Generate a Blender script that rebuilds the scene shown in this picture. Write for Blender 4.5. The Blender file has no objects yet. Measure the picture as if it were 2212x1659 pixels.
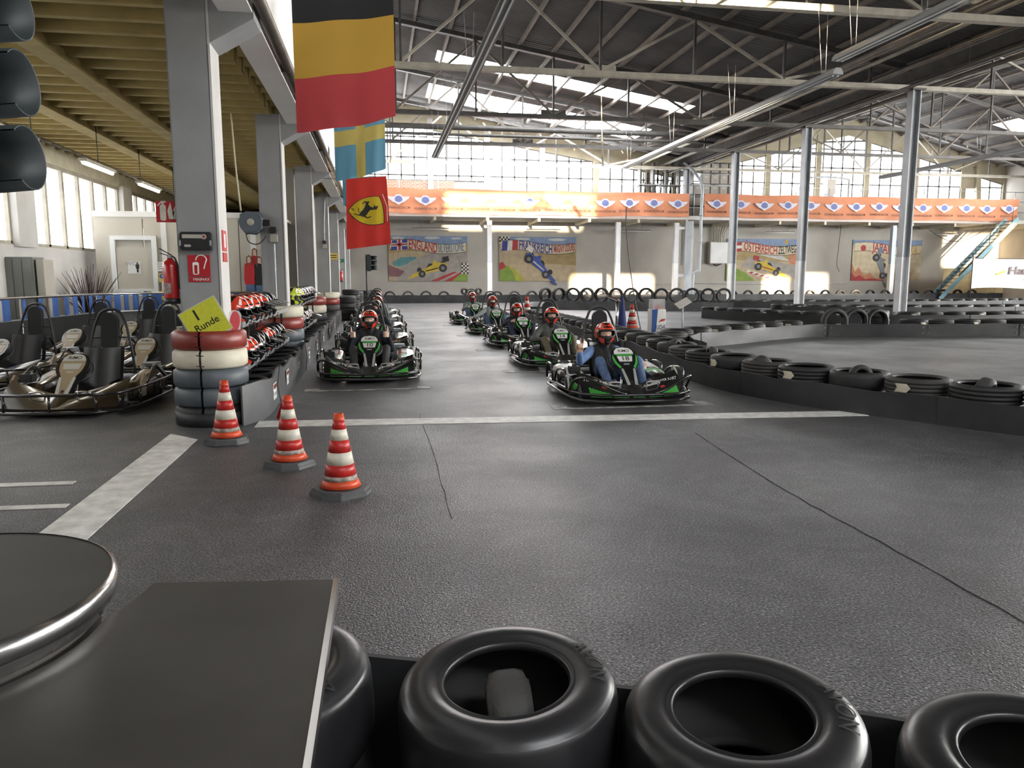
import bpy, bmesh, math, random
import numpy as np
from mathutils import Vector, Matrix, Euler
from mathutils.geometry import tessellate_polygon
random.seed(7)
sc = bpy.context.scene
COL = sc.collection
R = math.radians
PI = math.pi

# ------------------------------------------------------------------ camera
cam = bpy.data.cameras.new('camera')
cam.sensor_fit = 'HORIZONTAL'; cam.sensor_width = 36.0
cam.lens = 1661 / 2212 * 36
cam.clip_start = 0.05; cam.clip_end = 300
camo = bpy.data.objects.new('camera', cam)
camo.location = (0, 0, 1.42)
camo.rotation_euler = (R(90 - 7.934), 0, R(-9.744))
COL.objects.link(camo)
sc.camera = camo

# ------------------------------------------------------------------ world, sun, exposure
EXPO = 0.62
WINDOW_GLOW = 8.0       # far gable and side windows, blown out in the photograph
SKYLIGHT_GLOW = 20.0
FILL_GLOW = 28.0       # fill panes added in the unseen right-hand wall
SUN = 32.0
sc.view_settings.view_transform = 'Standard'
sc.view_settings.look = 'None'
sc.view_settings.gamma = 1.0
sc.view_settings.use_curve_mapping = False
sc.view_settings.exposure = EXPO
w = bpy.data.worlds.new('sky'); sc.world = w; w.use_nodes = True
wb = w.node_tree.nodes['Background']
wb.inputs[0].default_value = (0.80, 0.90, 1.0, 1); wb.inputs[1].default_value = 1.6
sl = bpy.data.lights.new('sun', 'SUN'); sl.energy = SUN; sl.angle = R(0.6); sl.color = (1.0, 0.80, 0.55)
so = bpy.data.objects.new('sun', sl)
so.rotation_euler = Vector((0.05, 1.0, -0.07)).to_track_quat('-Z', 'Y').to_euler()
so.location = (0, -30, 30)
COL.objects.link(so)

# ------------------------------------------------------------------ materials
MATS = {}
def mat(name, col, rough=.5, metal=0.0, noise=None, bump=None, coat=0.0, emit=None, transl=0.0, alpha=1.0, col2=None, spec=None):
    """procedural material; noise=(scale, amount), bump=(scale, strength), col2 = second colour mixed in by a noise"""
    if name in MATS: return MATS[name]
    m = bpy.data.materials.new(name); m.use_nodes = True; MATS[name] = m
    nt = m.node_tree; n = nt.nodes; l = nt.links
    b = n['Principled BSDF']
    b.inputs['Base Color'].default_value = (*col, 1); b.inputs['Roughness'].default_value = rough
    b.inputs['Metallic'].default_value = metal
    if coat: b.inputs['Coat Weight'].default_value = coat; b.inputs['Coat Roughness'].default_value = .08
    if spec is not None: b.inputs['Specular IOR Level'].default_value = spec
    if emit: b.inputs['Emission Color'].default_value = (*emit[0], 1); b.inputs['Emission Strength'].default_value = emit[1]
    if alpha < 1: b.inputs['Alpha'].default_value = alpha
    tc = None
    if noise or bump:
        tc = n.new('ShaderNodeTexCoord')
    if noise:
        tx = n.new('ShaderNodeTexNoise'); tx.inputs['Scale'].default_value = noise[0]; tx.inputs['Detail'].default_value = 6
        l.new(tc.outputs['Object'], tx.inputs['Vector'])
        cr = n.new('ShaderNodeValToRGB')
        a = noise[1]; c2 = col2 or tuple(c * (1 - a) for c in col)
        cr.color_ramp.elements[0].position = .35; cr.color_ramp.elements[1].position = .65
        cr.color_ramp.elements[0].color = (*c2, 1); cr.color_ramp.elements[1].color = (*col, 1)
        l.new(tx.outputs['Fac'], cr.inputs['Fac']); l.new(cr.outputs['Color'], b.inputs['Base Color'])
    if bump:
        tb = n.new('ShaderNodeTexNoise'); tb.inputs['Scale'].default_value = bump[0]; tb.inputs['Detail'].default_value = 4
        l.new(tc.outputs['Object'], tb.inputs['Vector'])
        bp = n.new('ShaderNodeBump'); bp.inputs['Strength'].default_value = bump[1]; bp.inputs['Distance'].default_value = .01
        l.new(tb.outputs['Fac'], bp.inputs['Height']); l.new(bp.outputs['Normal'], b.inputs['Normal'])
    if transl:
        out = n['Material Output']; t = n.new('ShaderNodeBsdfTranslucent'); t.inputs[0].default_value = (*col, 1)
        mx = n.new('ShaderNodeMixShader'); mx.inputs[0].default_value = transl
        l.new(b.outputs[0], mx.inputs[1]); l.new(t.outputs[0], mx.inputs[2]); l.new(mx.outputs[0], out.inputs['Surface'])
    return m

def srgb(r, g, b):
    f = lambda c: (c/255/12.92) if c/255 <= .04045 else ((c/255+.055)/1.055)**2.4
    return (f(r), f(g), f(b))

def floor_mat():
    m = bpy.data.materials.new('asphalt'); m.use_nodes = True; nt = m.node_tree; n = nt.nodes; l = nt.links
    b = n['Principled BSDF']; tc = n.new('ShaderNodeTexCoord')
    def noise(scale, detail=3, dist=0.0, vec=None):
        t = n.new('ShaderNodeTexNoise'); t.inputs['Scale'].default_value = scale; t.inputs['Detail'].default_value = detail
        t.inputs['Distortion'].default_value = dist
        l.new(vec or tc.outputs['Object'], t.inputs['Vector']); return t
    def ramp(src, p0, c0, p1, c1):
        r = n.new('ShaderNodeValToRGB'); r.color_ramp.elements[0].position = p0; r.color_ramp.elements[1].position = p1
        r.color_ramp.elements[0].color = (*c0, 1); r.color_ramp.elements[1].color = (*c1, 1); l.new(src, r.inputs['Fac']); return r
    big = ramp(noise(.45, 5, .6).outputs['Fac'], .35, (.060, .0595, .063), .68, (.098, .097, .102))
    fine = ramp(noise(85, 3).outputs['Fac'], .40, (.35,)*3, .64, (1.7,)*3)
    sw = ramp(noise(1.6, 6, 2.5).outputs['Fac'], .45, (.88,)*3, .6, (1.12,)*3)
    spk = ramp(noise(110, 1).outputs['Fac'], .60, (1,)*3, .70, (3.2,)*3)
    def mul(a, c):
        x = n.new('ShaderNodeMix'); x.data_type = 'RGBA'; x.blend_type = 'MULTIPLY'; x.inputs[0].default_value = 1
        l.new(a, x.inputs[6]); l.new(c, x.inputs[7]); return x.outputs[2]
    c = mul(mul(mul(big.outputs[0], fine.outputs[0]), sw.outputs[0]), spk.outputs[0]); l.new(c, b.inputs['Base Color'])
    rr = ramp(noise(.8, 4).outputs['Fac'], .35, (.41,)*3, .7, (.56,)*3); l.new(rr.outputs[0], b.inputs['Roughness'])
    v = n.new('ShaderNodeTexVoronoi'); v.inputs['Scale'].default_value = 120; l.new(tc.outputs['Object'], v.inputs['Vector'])
    bp = n.new('ShaderNodeBump'); bp.inputs['Strength'].default_value = .45; bp.inputs['Distance'].default_value = .005
    l.new(v.outputs['Distance'], bp.inputs['Height']); l.new(bp.outputs['Normal'], b.inputs['Normal'])
    MATS['asphalt'] = m; return m

def brick_mat():
    m = bpy.data.materials.new('brickwork'); m.use_nodes = True; nt = m.node_tree; n = nt.nodes; l = nt.links
    b = n['Principled BSDF']; tc = n.new('ShaderNodeTexCoord'); mp = n.new('ShaderNodeMapping'); mp.inputs['Rotation'].default_value = (R(-90), 0, 0)
    l.new(tc.outputs['Object'], mp.inputs['Vector'])
    t = n.new('ShaderNodeTexBrick'); t.inputs['Scale'].default_value = 1.0; t.inputs['Brick Width'].default_value = .26; t.inputs['Row Height'].default_value = .09
    t.inputs['Mortar Size'].default_value = .013; t.inputs['Color1'].default_value = (.42, .17, .10, 1); t.inputs['Color2'].default_value = (.30, .12, .07, 1); t.inputs['Mortar'].default_value = (.55, .48, .40, 1)
    l.new(mp.outputs[0], t.inputs['Vector']); l.new(t.outputs['Color'], b.inputs['Base Color']); b.inputs['Roughness'].default_value = .9
    MATS['brickwork'] = m; return m

floor_mat(); brick_mat()
mat('plaster', (.38, .36, .325), .9, noise=(.8, .12), bump=(20, .15))
mat('upper_plaster', (.88, .87, .85), .85, noise=(.7, .08))
mat('concrete_grey', (.30, .305, .31), .7, noise=(2.0, .14), bump=(30, .2))
mat('concrete_pale', (.55, .54, .52), .75, noise=(2.0, .12), bump=(30, .2))
mat('gable_concrete', (.40, .36, .26), .9, noise=(1.2, .2))
mat('yellow_ceiling', (.38, .29, .11), .9, noise=(3.0, .25), bump=(25, .35))
mat('roof_sheet', (.135, .128, .125), .8, noise=(.6, .35))
mat('steel_dark', (.09, .085, .08), .55, .3, noise=(3, .3))
mat('steel_cream', (.42, .39, .32), .6, noise=(3, .25))
mat('purlin', (.21, .18, .15), .7, noise=(2, .3))
mat('steel_grey', (.36, .38, .40), .5, .2, noise=(2, .15))
mat('steel_white', (.62, .63, .64), .55, noise=(2, .12))
mat('galvanised', (.46, .47, .48), .38, .7, noise=(4, .15))
mat('chrome', (.75, .75, .76), .18, 1.0)
mat('brushed_metal', (.085, .080, .075), .50, .75, noise=(6, .2), bump=(8, .04))
mat('black_gloss', (.012, .012, .013), .16, coat=.6)
mat('black_plastic', (.018, .018, .019), .42, noise=(12, .2))
mat('black_matt', (.012, .012, .012), .8)
mat('rubber', (.022, .022, .023), .62, noise=(5, .35), bump=(70, .25))
mat('rubber_worn', (.055, .053, .050), .7, noise=(4, .4), bump=(60, .3))
mat('slick_rubber', (.018, .018, .020), .33, noise=(3, .25), bump=(35, .05))
mat('belt_rubber', (.030, .031, .033), .52, noise=(2.2, .45), bump=(4, .12), spec=.4)
mat('belt_grey', (.115, .115, .12), .42, noise=(2.5, .35), bump=(5, .25))
mat('white_paint', (.80, .79, .75), .55, noise=(9, .30), bump=(60, .3))
mat('white_worn', (.55, .54, .51), .6, noise=(7, .75), bump=(60, .3))
mat('white_plain', (.75, .75, .74), .5)
mat('cream_paint', (.62, .58, .46), .6, noise=(5, .2), bump=(12, .2))
mat('red_paint', (.24, .035, .025), .4, noise=(4, .3), bump=(12, .2))
mat('grey_paint', (.085, .10, .115), .5, noise=(4, .3), bump=(12, .2))
mat('lamp_glow', (1, 1, 1), .5, emit=((1.0, .93, .80), 14))
mat('window_glow', (1, 1, 1), .5, emit=((.95, .98, 1.0), WINDOW_GLOW))
mat('side_window_glow', (1, 1, 1), .5, emit=((.97, .985, 1.0), WINDOW_GLOW * .26))
mat('fill_pane_glow', (1, 1, 1), .5, emit=((1.0, .985, .95), FILL_GLOW))
mat('skylight_glow', (1, 1, 1), .5, emit=((.96, .98, 1.0), SKYLIGHT_GLOW))

# ------------------------------------------------------------------ mesh helpers
class MB:
    def __init__(s): s.v = []; s.f = []; s.m = []; s.s = []
    def add(s, vs, fs, mi=0, sm=False):
        o = len(s.v); s.v.extend([tuple(p) for p in vs])
        for f in fs: s.f.append(tuple(i + o for i in f)); s.m.append(mi); s.s.append(sm)
        return s
    def box(s, c, d, rz=0.0, mi=0, M=None):
        x, y, z = d[0]/2, d[1]/2, d[2]/2
        vs = [Vector((a*x, b*y, e*z)) for a in (-1, 1) for b in (-1, 1) for e in (-1, 1)]
        T = M if M is not None else Matrix.Translation(c) @ Matrix.Rotation(rz, 4, 'Z')
        return s.add([T @ p for p in vs], [(0,1,3,2),(4,6,7,5),(0,4,5,1),(2,3,7,6),(0,2,6,4),(1,5,7,3)], mi)
    def bar(s, p, q, w, h, mi=0, up=(0,0,1)):
        p = Vector(p); q = Vector(q); d = (q-p).normalized(); u = Vector(up)
        if abs(d.dot(u)) > .98: u = Vector((0,1,0))
        a = d.cross(u).normalized(); b = a.cross(d).normalized()
        vs = [e + a*(i*w/2) + b*(j*h/2) for e in (p, q) for i in (-1,1) for j in (-1,1)]
        return s.add(vs, [(0,1,3,2),(4,6,7,5),(0,4,5,1),(2,3,7,6),(0,2,6,4),(1,5,7,3)], mi)
    def tube(s, pts, r, seg=8, closed=False, mi=0, caps=True):
        pts = [Vector(p) for p in pts]; n = len(pts)
        rs = r if isinstance(r, (list, tuple)) else [r]*n
        T = []
        for i in range(n):
            a = pts[i-1] if (i > 0 or closed) else pts[i]; b = pts[(i+1) % n] if (i < n-1 or closed) else pts[i]
            t = (b-a); T.append(t.normalized() if t.length > 1e-9 else Vector((0,0,1)))
        u = Vector((0,0,1)) if abs(T[0].z) < .9 else Vector((1,0,0))
        N = (u - T[0]*u.dot(T[0])).normalized(); vs = []
        for i in range(n):
            N = (N - T[i]*N.dot(T[i])).normalized(); B = T[i].cross(N)
            for k in range(seg):
                a = 2*PI*k/seg; vs.append(pts[i] + (N*math.cos(a) + B*math.sin(a))*rs[i])
        fs = []
        for i in range(n if closed else n-1):
            j = (i+1) % n
            for k in range(seg):
                fs.append((i*seg+k, i*seg+(k+1)%seg, j*seg+(k+1)%seg, j*seg+k))
        s.add(vs, fs, mi, True)
        if caps and not closed:
            s.add([vs[k] for k in range(seg)], [tuple(range(seg))], mi); s.add([vs[(n-1)*seg+k] for k in range(seg)], [tuple(range(seg))], mi)
        return s
    def lathe(s, prof, seg=24, mi=0, M=None, closed=False, sm=True, a0=0.0, a1=2*PI):
        full = abs(a1-a0-2*PI) < 1e-6; cnt = seg if full else seg+1; n = len(prof); vs = []
        for k in range(cnt):
            a = a0 + (a1-a0)*k/seg
            for r, z in prof: vs.append(Vector((r*math.cos(a), r*math.sin(a), z)))
        if M is not None: vs = [M @ p for p in vs]
        fs = []
        for k in range(seg):
            k2 = (k+1) % cnt
            for i in range(n if closed else n-1):
                j = (i+1) % n; fs.append((k*n+i, k2*n+i, k2*n+j, k*n+j))
        return s.add(vs, fs, mi, sm)
    def prism(s, poly, z0, z1, M=None, mi=0, mi_side=None):
        n = len(poly); vs = [Vector((p[0], p[1], z0)) for p in poly] + [Vector((p[0], p[1], z1)) for p in poly]
        if M is not None: vs = [M @ p for p in vs]
        tri = tessellate_polygon([[Vector((p[0], p[1], 0)) for p in poly]])
        s.add(vs, [tuple(t) for t in tri] + [tuple(i+n for i in t) for t in tri], mi)
        return s.add(vs, [(i, (i+1)%n, (i+1)%n+n, i+n) for i in range(n)], mi if mi_side is None else mi_side)
    def flat(s, poly, M=None, mi=0):
        vs = [Vector((p[0], p[1], 0)) for p in poly]
        tri = tessellate_polygon([vs])
        if M is not None: vs = [M @ p for p in vs]
        return s.add(vs, [tuple(t) for t in tri], mi)
    def grid(s, fn, nu, nv, mi=0, sm=True, cu=False, skip=None, mif=None):
        cnt = nu if cu else nu+1; vs = [fn(i/nu, j/nv) for i in range(cnt) for j in range(nv+1)]; o = len(s.v)
        s.v.extend([tuple(p) for p in vs])
        for i in range(nu):
            i2 = (i+1) % cnt
            for j in range(nv):
                if skip and skip((i+.5)/nu, (j+.5)/nv): continue
                s.f.append((o+i*(nv+1)+j, o+i2*(nv+1)+j, o+i2*(nv+1)+j+1, o+i*(nv+1)+j+1))
                s.m.append(mif((i+.5)/nu, (j+.5)/nv) if mif else mi); s.s.append(sm)
        return s
    def sphere(s, c, r, seg=12, rings=8, mi=0):
        r = r if isinstance(r, (tuple, list)) else (r, r, r)
        return s.grid(lambda u, v: (c[0]+r[0]*math.cos(2*PI*u)*math.sin(PI*v), c[1]+r[1]*math.sin(2*PI*u)*math.sin(PI*v), c[2]+r[2]*math.cos(PI*v)), seg, rings, mi, True, True)
    def mesh(s, name, mats, norm=True, bevel=0.0):
        me = bpy.data.meshes.new(name); me.from_pydata(s.v, [], s.f)
        for k in mats: me.materials.append(MATS[k] if isinstance(k, str) else k)
        me.polygons.foreach_set('material_index', s.m); me.polygons.foreach_set('use_smooth', s.s)
        bm = bmesh.new(); bm.from_mesh(me)
        if norm or bevel:
            bmesh.ops.remove_doubles(bm, verts=bm.verts, dist=1e-5)
            if bevel:
                es = [e for e in bm.edges if len(e.link_faces) == 2 and e.calc_face_angle(0) > .5]
                bmesh.ops.bevel(bm, geom=es, offset=bevel, segments=2, affect='EDGES', clamp_overlap=True)
            bmesh.ops.recalc_face_normals(bm, faces=bm.faces)
        bm.to_mesh(me); bm.free(); me.update()
        return me
    def build(s, name, mats, parent=None, norm=True, bevel=0.0):
        if isinstance(mats, str): mats = [mats]
        return link(name, s.mesh(name, mats, norm, bevel), parent)

def link(name, me, parent=None, M=None):
    o = bpy.data.objects.new(name, me); COL.objects.link(o)
    if parent is not None: o.parent = parent
    if M is not None: o.matrix_local = M
    return o
def empty(name, loc=(0,0,0), rz=0.0):
    o = bpy.data.objects.new(name, None); o.empty_display_size = .1; o.location = loc; o.rotation_euler = (0, 0, rz); COL.objects.link(o); return o
def tag(o, label, cat, group=None, kind=None):
    o['label'] = label; o['category'] = cat
    if group: o['group'] = group
    if kind: o['kind'] = kind
    return o
def struct(o, label, cat): return tag(o, label, cat, None, 'structure')
def copy_tree(o, parent=None):
    c = o.copy(); COL.objects.link(c); c.parent = parent
    for ch in o.children: copy_tree(ch, c)
    return c
def put(o, loc, rz=0.0): o.location = loc; o.rotation_euler = (0, 0, rz); return o
ORD = ['first','second','third','fourth','fifth','sixth','seventh','eighth','ninth','tenth','eleventh','twelfth','thirteenth','fourteenth','fifteenth','sixteenth','seventeenth','eighteenth','nineteenth','twentieth']
def ordw(i):
    if i < 20: return ORD[i]
    t, u = divmod(i+1, 10)
    tens = {2:'twent',3:'thirt',4:'fort',5:'fift'}[t]
    return tens+'ieth' if u == 0 else tens+'y-'+ORD[u-1]
WALLX = Matrix.Rotation(R(90), 4, 'X')     # drawing plane -> faces -Y
def at(x, y, z, M=WALLX): return Matrix.Translation((x, y, z)) @ M
TXT = {}
def text_raw(t, size=1.0, bold=0.0, shear=0.0):
    key = (t, bold, shear)
    if key not in TXT:
        cu = bpy.data.curves.new('lettering', 'FONT'); cu.body = t; cu.align_x = 'CENTER'; cu.align_y = 'CENTER'; cu.offset = bold; cu.resolution_u = 3; cu.shear = shear
        ob = bpy.data.objects.new('lettering', cu); COL.objects.link(ob)
        dg = bpy.context.evaluated_depsgraph_get(); ev = ob.evaluated_get(dg); me = ev.to_mesh()
        TXT[key] = ([tuple(v.co) for v in me.vertices], [tuple(p.vertices) for p in me.polygons])
        ev.to_mesh_clear(); bpy.data.objects.remove(ob); bpy.data.curves.remove(cu)
    vs, fs = TXT[key]; return [(x*size, y*size, 0) for x, y, z in vs], fs
def text_in(mb, t, size, M, mi=0, bold=0.0, fn=None, sx=1.0, shear=0.0, fit=None):
    vs, fs = text_raw(t, size, bold, shear)
    if fit:
        wd = max(v[0] for v in vs) - min(v[0] for v in vs); sx = fit / wd
    vs = [Vector((x*sx, y, 0)) for x, y, z in vs]
    if fn: vs = [fn(p) for p in vs]
    mb.add([M @ p for p in vs], fs, mi)
def text_obj(name, t, size, M, matk, parent, bold=0.0, **k):
    mb = MB(); text_in(mb, t, size, M, 0, bold, **k); return mb.build(name, [matk], parent, norm=False)
def rrect(w, h, r, n=4, cx=0, cy=0):
    p = []
    for sx, sy, a in ((1,1,0),(-1,1,90),(-1,-1,180),(1,-1,270)):
        for k in range(n+1):
            t = R(a + 90*k/n); p.append((cx + sx*(w/2-r) + r*math.cos(t), cy + sy*(h/2-r) + r*math.sin(t)))
    return p
def ell(rx, ry, n=24, cx=0, cy=0): return [(cx+rx*math.cos(2*PI*k/n), cy+ry*math.sin(2*PI*k/n)) for k in range(n)]
def smooth_path(pts, sub=4, closed=False):
    P = [Vector(p) for p in pts]; n = len(P); out = []
    for i in range(n if closed else n-1):
        p0 = P[i-1] if (i > 0 or closed) else P[i]; p1 = P[i]; p2 = P[(i+1) % n]; p3 = P[(i+2) % n] if (i+2 < n or closed) else P[(i+1) % n]
        for k in range(sub):
            t = k/sub; out.append(.5*((2*p1)+(p2-p0)*t+(2*p0-5*p1+4*p2-p3)*t*t+(3*p1-p0-3*p2+p3)*t**3))
    if not closed: out.append(P[-1])
    return out
# ================================================================== STRUCTURE
YB, YF, XL, XR = -12.0, 46.0, -6.3, 41.0
def zroof(x):
    if x <= 18: return 11.45 - .16*x
    return 8.57 + .246*(x-18) if x <= 29.5 else 11.40 - .246*(x-29.5)

mb = MB(); mb.add([(XL-.4, YB, 0), (XR+.4, YB, 0), (XR+.4, YF+.4, 0), (XL-.4, YF+.4, 0)], [(0,1,2,3)])
struct(mb.build('floor', 'asphalt'), 'dark grey asphalt track floor with tyre marks', 'floor')

# far wall: plaster below the gallery, brick and windows above
wf = empty('wall_far', (0, 0, 0)); struct(wf, 'pale plaster end wall with murals below and a glazed gable above', 'wall')
MB().box((17.3, YF+.15, 3.15), (48, .3, 6.3)).build('plaster_wall', 'plaster', wf)
mb = MB(); mb.box((2.2, YF+.02, 6.62), (4.6, .1, .64)); mb.build('brick_parapet', 'brickwork', wf)
def gable_beam(x0, x1):
    n = max(1, int(abs(x1-x0)/2)); mb = MB()
    vs = []
    for i in range(n+1):
        x = x0 + (x1-x0)*i/n
        for y in (YF-.05, YF+.35): vs += [(x, y, zroof(x)-1.13), (x, y, zroof(x)-.02)]
    fs = []
    for i in range(n):
        a = i*4; b = a+4; fs += [(a,b,b+1,a+1), (a+2,a+3,b+3,b+2), (a,a+2,b+2,b), (a+1,b+1,b+3,a+3)]
    mb.add(vs, fs); mb.build('gable_beam', 'gable_concrete', wf)
gable_beam(-6.6, 18); gable_beam(18, 29.5); gable_beam(29.5, 41.4)
posts = [-1.0, 3.1, 6.4, 9.7, 13.0, 16.3, 18.0, 20.7, 24.1, 27.5, 30.9, 34.4, 37.9, 41.0]
for x in posts:
    MB().box((x, YF+.1, (6.2+zroof(x)-.5)/2), (.34, .42, zroof(x)-.5-6.2)).build('gable_post', 'gable_concrete' if x > 10 else 'concrete_pale', wf)
wn = [0]
def window(pts_fn, cols, rows, M, matk, label, frame='steel_white', bar=.05):
    """cols/rows: boundary coordinates; pts_fn(c, r_bottom, r_top)-> clipped z of the top edge"""
    wn[0] += 1; root = empty('window_%d' % wn[0]); struct(root, label, 'window'); fm = MB()
    for i in range(len(cols)-1):
        a, b = cols[i], cols[i+1]
        for j in range(len(rows)-1):
            z0 = rows[j]; za = min(rows[j+1], pts_fn(a)); zb = min(rows[j+1], pts_fn(b))
            if za - z0 < .05 and zb - z0 < .05: continue
            za = max(za, z0+.02); zb = max(zb, z0+.02)
            mb = MB(); mb.prism([(a, z0), (b, z0), (b, zb), (a, za)], -.01, .01, M); mb.build('pane', matk, root)
            fm.bar(M @ Vector((a, z0, .03)), M @ Vector((b, z0, .03)), bar, bar)
    for c in cols: fm.bar(M @ Vector((c, rows[0], .03)), M @ Vector((c, max(rows[0]+.1, pts_fn(c)), .03)), bar, bar)
    fm.bar(M @ Vector((cols[0], pts_fn(cols[0]), .03)), M @ Vector((cols[-1], pts_fn(cols[-1]), .03)), bar*1.4, bar*1.4)
    fm.build('window_frame', frame, root)
where = {0:'far left behind the hanging flags', 1:'above the brick parapet at the left', 2:'left of the middle of the glowing gable', 3:'in the brightest part of the gable', 4:'just left of the stored boxes',
 5:'behind the stored boxes on the gallery', 6:'right of the stored boxes', 7:'at the low left end of the right gable', 8:'left of the right ridge', 9:'under the right ridge', 10:'right of the right ridge', 11:'next to the dark board', 12:'at the right end of the gable'}
for i in range(len(posts)-1):
    a, b = posts[i]+.17, posts[i+1]-.17; n = max(2, round((b-a)/.8))
    base = 6.95 if i < 2 else 6.32
    window(lambda x: zroof(x)-1.13, [a+(b-a)*k/n for k in range(n+1)], [base, 7.25, 8.25, 9.4, 12], Matrix.Translation((0, YF+.05, 0)) @ WALLX,
           'window_glow', 'glowing steel-framed gable window ' + where[i], 'steel_dark', .075)

# upper wall above the pillar row, beam, annex
struct(MB().box((-1.25, 17, 7.75), (.3, 58, 7.8)).build('wall_upper', 'upper_plaster'), 'white wall above the pillar row behind the flags', 'wall')
mb = MB(); mb.box((-1.245, 17, 4.22), (.31, 58, .48)); struct(mb.build('trim_1', 'upper_plaster', bevel=.02), 'pale concrete beam running along the top of the pillars', 'beam')
PY = [1.9, 7.85, 13.2, 19.0, 24.8, 30.6, 36.4, 42.2]
plab = ['grey concrete pillar behind the camera beside the tyre wall', 'large grey concrete pillar nearest the camera with fire signs', 'second grey concrete pillar, with the hose reel', 'third grey concrete pillar, behind the second helmet rack', 'fourth grey concrete pillar, with a socket box and cable',
  'fifth grey concrete pillar, with a small yellow sign', 'sixth grey concrete pillar, with a far red extinguisher', 'last grey concrete pillar near the far traffic light']
for i, y in enumerate(PY):
    r = empty('pillar', (0, 0, 0)); struct(r, plab[i], 'pillar')
    MB().box((-1.695, y+.2, 2.0), (.37, .40, 4.0)).build('shaft', 'concrete_grey', r, bevel=.012)
    mb = MB(); mb.prism([(-1.52, 3.55), (-1.09, 3.80), (-1.09, 4.46), (-1.52, 4.46)], -.22, .22, Matrix.Translation((0, y+.22, 0)) @ WALLX)
    mb.build('corbel', 'concrete_grey', r)
    MB().box((-1.502, y+.2, 2.0), (.02, .405, 4.0)).build('lit_side_face', 'concrete_pale', r)  # pale sheet puts the light on the pillar's right face into colour
ce = empty('ceiling'); struct(ce, 'low yellow ribbed ceiling of the side aisle', 'ceiling')
MB().box((-3.9, 17, 4.2), (5.0, 58, .16)).build('slab', 'yellow_ceiling', ce)
rib = MB().box((0, 0, 0), (4.7, .13, .20)).mesh('rib', ['yellow_ceiling'], bevel=.02)
for k in range(54):
    link('rib', rib, ce, Matrix.Translation((-3.95, 5.2 + .48*k, 4.03)))
for x in (-3.6, -4.85):
    MB().box((x, 17, 3.93), (.26, 58, .12)).build('cross_beam', 'yellow_ceiling', ce)
wl = empty('wall_left'); struct(wl, 'left aisle wall with tall bright windows', 'wall')
MB().box((XL-.15, 17, .99), (.3, 58, 1.98)).build('lower_wall', 'concrete_pale', wl)
MB().box((XL-.15, 17, 3.92), (.3, 58, .60)).build('lintel', 'cream_paint', wl)
lw = [(5.0, 9.6), (10.2, 15.0), (15.75, 20.9), (21.6, 26.5)]
prev = YB
for a, b in lw + [(YF, YF)]:
    if a > prev: MB().box((XL-.1, (a+prev)/2, 2.8), (.4, a-prev, 1.7)).build('pier', 'concrete_pale', wl)
    prev = b
ML = Matrix(((0,0,1,XL-.1),(1,0,0,0),(0,1,0,0),(0,0,0,1)))
wlab = ['outside the frame at the left', 'behind the grey lockers', 'above the toilet cabin', 'beyond the toilet cabin']
for (a, b), t in zip(lw, wlab):
    n = 6; window(lambda y: 3.60, [a+(b-a)*k/n for k in range(n+1)], [2.0, 3.6], ML, 'side_window_glow', 'bright tall aisle window ' + t, 'steel_cream', .09)
# toilet cabin partition
wc = empty('wall_cabin'); struct(wc, 'cream panelled partition of the toilet cabin', 'wall')
mat('panel_cream', (.56, .53, .46), .6, noise=(1.5, .08)); mat('door_white', (.80, .82, .82), .45)
pan = MB().box((0, 0, 0), (.985, .06, 2.72)).mesh('wall_panel', ['panel_cream'], bevel=.008)
for k in range(4):
    link('wall_panel', pan, wc, Matrix.Translation((-5.55 + k*1.0, 18.23, 1.36)))
MB().box((-4.05, 18.24, 2.77), (4.0, .12, .12)).build('top_rail', 'white_plain', wc)
MB().box((-4.05, 20.0, 2.70), (4.0, 3.6, .06)).build('cabin_roof', 'panel_cream', wc)
for x in (-4.62, -2.75): MB().box((x, 18.17, 1.36), (.10, .06, 2.72)).build('corner_post', 'white_plain', wc)
d1 = empty('door_1'); struct(d1, 'white toilet door with a WC sign', 'door')
MB().box((-5.24, 18.15, 1.03), (.72, .05, 2.06)).build('door_leaf', 'panel_cream', d1)
mb = MB()
for x in (-5.66, -4.82): mb.box((x, 18.13, 1.15), (.09, .09, 2.3))
mb.box((-5.24, 18.13, 2.26), (.75, .09, .09)); mb.box((-5.24, 18.12, 1.08), (.74, .03, .15)); mb.build('door_frame', 'door_white', d1)
mb = MB(); mb.tube([(-4.93, 18.10, 1.09), (-4.93, 18.05, 1.09), (-5.07, 18.05, 1.10)], .013); mb.build('door_handle', 'black_plastic', d1)
MB().box((-5.25, 18.115, 1.62), (.26, .01, .26)).build('sign_plate', 'white_plain', d1)
text_obj('sign_text', 'WC', .12, at(-5.31, 18.105, 1.70), 'steel_grey', d1)
mb = MB(); mb.prism(ell(.018, .018, 10), 0, .004, at(-5.18, 18.108, 1.72)); mb.prism(rrect(.07, .10, .012), 0, .004, at(-5.18, 18.108, 1.645)); mb.prism(rrect(.036, .09, .008), 0, .004, at(-5.18, 18.108, 1.56)); mb.build('figure', 'black_plastic', d1)
# aisle infill wall beyond the third pillar
struct(MB().box((-2.05, 33, 2.0), (.2, 27, 4.0)).build('wall_aisle', 'plaster'), 'grey plastered wall closing the aisle beyond the third pillar', 'wall')
MB().box((-1.93, 21.6, 1.02), (.05, .95, 2.04)).build('door_2', 'galvanised'); struct(bpy.data.objects['door_2'], 'narrow dark green grey door beside the fourth pillar', 'door')
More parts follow.
